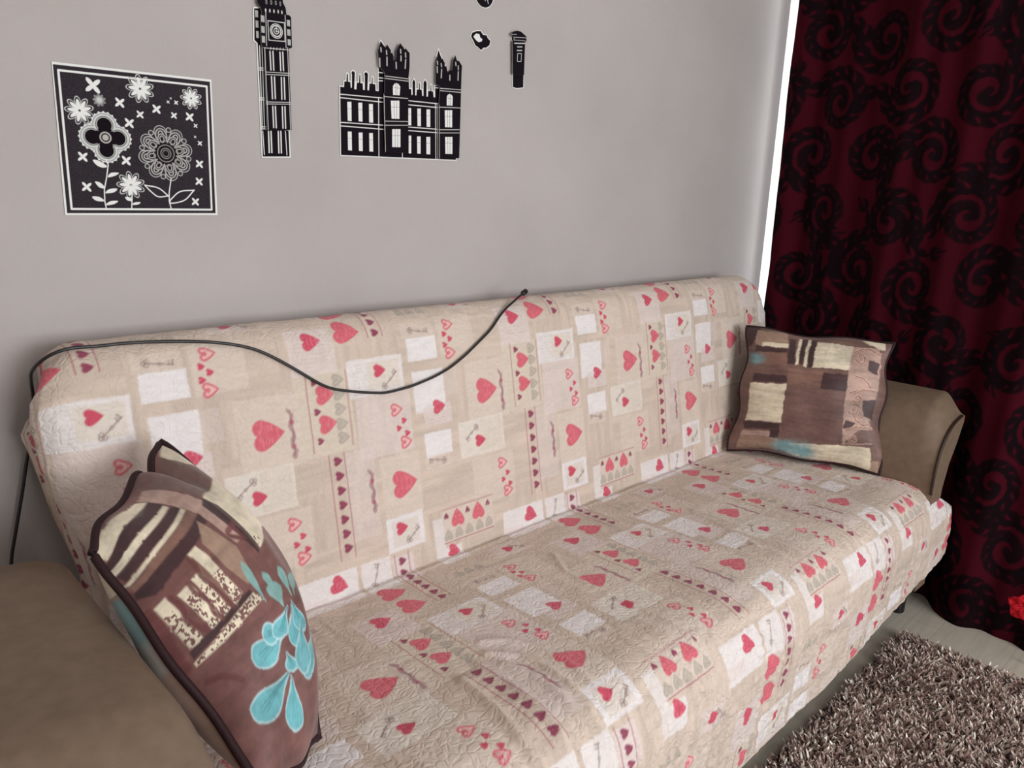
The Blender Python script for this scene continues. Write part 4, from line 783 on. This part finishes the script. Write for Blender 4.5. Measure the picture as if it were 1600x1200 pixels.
# small ones
mi = DATA['misc']
Dk = canvas(mi['cloud'], .0006); sdb = Dk.full(mi['cloud'])
Dk.c[:] = lin(WH); Dk.put((slice(None), slice(None)), sdb, BLK); Dk.poly(mi['cwhite'], WH)
o = sticker_mesh('wall_sticker', Dk, sdb, YB1, YB0, None, m_sticker, .0020); tag(o, 'small black scalloped wall sticker with a white patch, left of the post box', 'wall sticker')
(x, z), r = mi['disc']; Dk = canvas([(x - r - .004, z - r - .004), (x + r + .004, z + r + .004)], .0006)
Dk.c[:] = lin(WH); Dk.disc(x, z, r, BLK)
for P in mi['discm']: Dk.line(P, .0016, WH)
o = sticker_mesh('wall_sticker', Dk, np.hypot(Dk.A - x, Dk.B - z) - r, YB1, YB0, None, m_sticker, .0018); tag(o, 'round black wall sticker cut off by the top edge of the photo', 'wall sticker')
root = empty('wall_sticker', (1.46, YW, 1.7), 'small black pillar post box wall sticker, rightmost on the wall', 'wall sticker')
Dk = canvas(mi['pbase'], .0006); Dk.c[:] = lin(WH); sdb = Dk.full(mi['pbase']); Dk.put((slice(None), slice(None)), sdb, BLK)
sticker_mesh('base_layer', Dk, sdb, YB1, YB0, root, m_sticker, .0018)
Dk = canvas(mi['praised'], .0006)
for P in mi['plines']: Dk.line(P, .0012, (196, 196, 194), .9)
for P in mi['pthick']: Dk.line(P, .0022, (214, 214, 212), .9)
Dk.poly(mi['pbox'], WH, 1, 1, line=.0011)
sticker_mesh('raised_layer', Dk, Dk.full(mi['praised']), YR1, YR0, root, m_sticker, 0.0)
P = np.array(mi['praised']); pads([(P[:, 0].mean(), P[:, 1].min() + .02), (P[:, 0].mean(), P[:, 1].max() - .03)], root)

# ================================================================= CURTAIN
SC = .003
y0c, y1c = -.12, 1.400
na, nb = int(1.80 / SC), int(2.42 / SC)
Dc = Dye(0, 0, na, nb, SC, (64, 9, 22))
A_, B_ = Dc.A, Dc.B
Dc.c *= (1 + .35 * (fbm(A_ * 5, B_ * 5, 61) - .5))[..., None]
DKC = (20, 8, 13)
def drop(x, y, L, wd, ang):
    """one curling acanthus lobe: fat base, pointed tip bending round"""
    sg_ = 1 if wd > 0 else -1
    for k, f_ in enumerate((.7, 1.0, 1.0, .8, .5, .22)):
        a = ang + sg_ * (.25 - .30 * k)
        x += L * .15 * math.cos(a); y += L * .15 * math.sin(a)
        Dc.ell(x, y, L * .15, abs(wd) * f_, a, DKC, .88)
def vine(P, w0, w1, side, l0, l1):
    P = spl(P, False, 7); n = len(P); T = np.gradient(P, axis=0)
    for i in range(n - 1): Dc.line(P[i:i + 2], w0 + (w1 - w0) * i / n, DKC, .9)
    for i in range(2, n - 1, 5):
        a = math.atan2(T[i, 1], T[i, 0]); L = l0 + (l1 - l0) * i / n
        for sd_ in side: drop(P[i, 0], P[i, 1], L, sd_ * L * .19, a + sd_ * .80)
def scroll(x, y, r, flip, rot):
    P = []
    for k in range(15):
        q = k / 14; a = rot + flip * 2 * PI * 1.55 * q; rr = r * (.14 + .86 * q ** 1.15); P.append((x + rr * math.cos(a), y + rr * math.sin(a)))
    vine(P, .010, .018, (-flip,), .036, .078); vine(P[4:], .008, .010, (flip,), .012, .030)
    Dc.disc(x, y, r * .15, DKC, .9); return P[-1], rot + flip * 2 * PI * 1.55
row = 0; y = .05
while y < 2.5:
    x = -.02 + (.13 if row % 2 else 0); k = 0
    while x < 1.95:
        fl_ = 1 if (k + row) % 2 else -1; jx = .02 * math.sin(k * 5 + row * 3); jy = .02 * math.cos(k * 3 + row * 7)
        e, a = scroll(x + jx, y + jy, .088, fl_, row * 1.9 + k * 2.3)
        a += fl_ * PI / 2
        vine([e, (e[0] + .05 * math.cos(a), e[1] + .05 * math.sin(a)), (e[0] + .11 * math.cos(a - fl_ * .5), e[1] + .11 * math.sin(a - fl_ * .5)), (e[0] + .16 * math.cos(a - fl_ * 1.1), e[1] + .16 * math.sin(a - fl_ * 1.1))], .014, .006, (1, -1), .066, .044)
        x += .255; k += 1
    y += .195; row += 1
s_ = A_ / 1.80
yy = y1c - (y1c - y0c) * s_ + .006 * np.sin(A_ * 30)
zz = .0008 + B_ / B_.max() * 2.36
xx = 2.690 - .070 * sst(1.2, .85, yy) + .012 * np.sin(2 * PI * yy / .21 + .6) + .006 * np.sin(2 * PI * yy / .093 + zz * .8) + .010 * (fbm(yy * 5, zz * 1.5, 71) - .5)
xx = xx - .045 * sst(.95, .75, yy) * sst(1.2, .2, zz) - .095 * sst(.70, .57, yy) * (1 - .75 * sst(.05, .55, zz)) 
yy = yy + .012 * (fbm(zz * 3, A_ * 4, 72) - .5) * sst(.2, 0, s_)
V = np.stack([xx, yy, zz], -1).reshape(-1, 3)
cu = mesh_obj('curtain', V, grid_faces(nb, na), m_curtain, None, Dc.c.reshape(-1, 3))
md = cu.modifiers.new('thickness', 'SOLIDIFY'); md.thickness = .002
tag(cu, 'dark red floor-length curtain with black scroll damask pattern', 'curtain')
rod = tube('curtain_rod', np.array([(2.64, -2.0, 2.40), (2.64, -.3, 2.40), (2.64, 1.44, 2.40)]), .012, m_foot, None, sides=14)
tag(rod, 'dark curtain rod above the window', 'curtain rod')

# flower-shaped stand-in for an unidentified red patch before the curtain
fl = empty('red_stand_in', (2.40, .375, 0), 'bright red flower-shaped stand-in for an unidentified patch at the right edge, in front of the dark curtain', 'flower')
Vp, Fp = [], []
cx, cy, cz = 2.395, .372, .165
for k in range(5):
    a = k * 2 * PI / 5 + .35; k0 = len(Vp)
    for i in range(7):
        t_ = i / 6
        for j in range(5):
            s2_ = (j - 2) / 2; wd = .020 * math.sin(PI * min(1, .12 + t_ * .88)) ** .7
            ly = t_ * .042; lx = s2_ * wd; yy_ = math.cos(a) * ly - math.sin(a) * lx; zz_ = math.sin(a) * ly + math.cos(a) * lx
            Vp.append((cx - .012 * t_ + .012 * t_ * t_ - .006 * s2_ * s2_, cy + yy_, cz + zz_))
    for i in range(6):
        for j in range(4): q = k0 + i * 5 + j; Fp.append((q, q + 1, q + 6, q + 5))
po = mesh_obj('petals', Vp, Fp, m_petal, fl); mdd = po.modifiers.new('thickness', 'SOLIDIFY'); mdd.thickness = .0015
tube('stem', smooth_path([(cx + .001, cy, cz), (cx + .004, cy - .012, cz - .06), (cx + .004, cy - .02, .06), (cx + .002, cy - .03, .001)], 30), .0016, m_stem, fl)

# ================================================================= RUG
rug = empty('rug', (1.6, 0, 0), 'shaggy brown and cream speckled rug on the pale floor', 'rug')
rx0, rx1, ry0, ry1 = .75, 2.276, -.75, .632
boxes('backing', [(rx0, rx1, ry0, ry1, 0.0005, .008)], m_backing, rug)
N = 75000
bx = rng.uniform(rx0, rx1, N); by = rng.uniform(ry0, ry1, N)
ang = rng.uniform(0, 2 * PI, N); lean = rng.uniform(.2, 1.0, N) * .016; L = rng.uniform(.016, .027, N)
clx = (fbm(bx * 18, by * 18, 81) - .5) * .02; cly = (fbm(bx * 18, by * 18, 85) - .5) * .02
dx = np.cos(ang) * lean + clx; dy = np.sin(ang) * lean + cly
wa = rng.uniform(0, PI, N); wx, wy = np.cos(wa), np.sin(wa)
Vs = []
for t_, wdt in ((0, .0014), (.35, .0027), (.7, .0026), (1.0, .0010)):
    px = bx + dx * t_ ** 1.6; py = by + dy * t_ ** 1.6; pz = .006 + L * (t_ - .18 * t_ * t_)
    Vs += [np.stack([px - wx * wdt, py - wy * wdt, pz], 1), np.stack([px + wx * wdt, py + wy * wdt, pz], 1)]
V = np.stack(Vs, 1).reshape(-1, 3)
b0 = np.arange(N)[:, None] * 8
F = np.concatenate([b0 + np.array([[0, 1, 3, 2]]), b0 + np.array([[2, 3, 5, 4]]), b0 + np.array([[4, 5, 7, 6]])], 0)
pal = lin(np.array([(118, 94, 88), (162, 138, 130), (200, 180, 170), (234, 222, 208), (246, 240, 228), (184, 152, 146)]))
ci = rng.choice(6, N, p=[.22, .22, .20, .16, .08, .12])
col = np.repeat(pal[ci] * rng.uniform(.8, 1.15, N)[:, None], 8, 0)
pile = mesh_obj('pile', V, F, m_pile, rug, col, smooth=False); pile['kind'] = 'stuff'

# ================================================================= LIGHT
sc = bpy.context.scene
w = bpy.data.worlds.new('daylight'); sc.world = w; w.use_nodes = True
w.node_tree.nodes['Background'].inputs[0].default_value = (.93, .97, 1, 1); w.node_tree.nodes['Background'].inputs[1].default_value = .62
def area(name, loc, rot, sx, sy, e, col=(1, 1, 1)):
    l = bpy.data.lights.new(name, 'AREA'); l.shape = 'RECTANGLE'; l.size = sx; l.size_y = sy; l.energy = e; l.color = col
    o = bpy.data.objects.new(name, l); C.objects.link(o); o.location = loc; o.rotation_euler = rot; return o
# daylight entering by the uncovered part of the window
area('window_daylight', (XR + .08, -.80, 1.35), (0, -PI / 2, 0), 1.7, 1.25, 170, (1, .985, .96))
area('added_front_fill', (1.0, YF - .05, 1.38), (PI / 2, 0, 0), 2.1, 1.2, 40, (.95, .98, 1))  # added fill lamp in the unseen front opening, lifts the back wall

# ================================================================= CAMERA
cd = bpy.data.cameras.new('camera'); cam = bpy.data.objects.new('camera', cd); C.objects.link(cam); sc.camera = cam
r = Vector((.71814707, -.69506563, .03389036)); u = Vector((.14826411, .20040675, .96842908)); d = Vector((.67991363, .69044978, -.2469748))
M = Matrix((r, u, -d)).transposed().to_4x4(); M.translation = Vector((0, 0, 1.25)); cam.matrix_world = M
cd.sensor_width = 36; cd.lens = 36 * 1210.51 / 1600; cd.clip_start = .02
sc.view_settings.view_transform = 'Standard'; sc.view_settings.look = 'None'; sc.view_settings.gamma = 1; sc.view_settings.exposure = 1.16
sc.view_settings.use_curve_mapping = False
sc.cycles.use_denoising = True; sc.cycles.max_bounces = 8; sc.cycles.diffuse_bounces = 5; sc.cycles.transparent_max_bounces = 8; sc.cycles.sample_clamp_indirect = 6
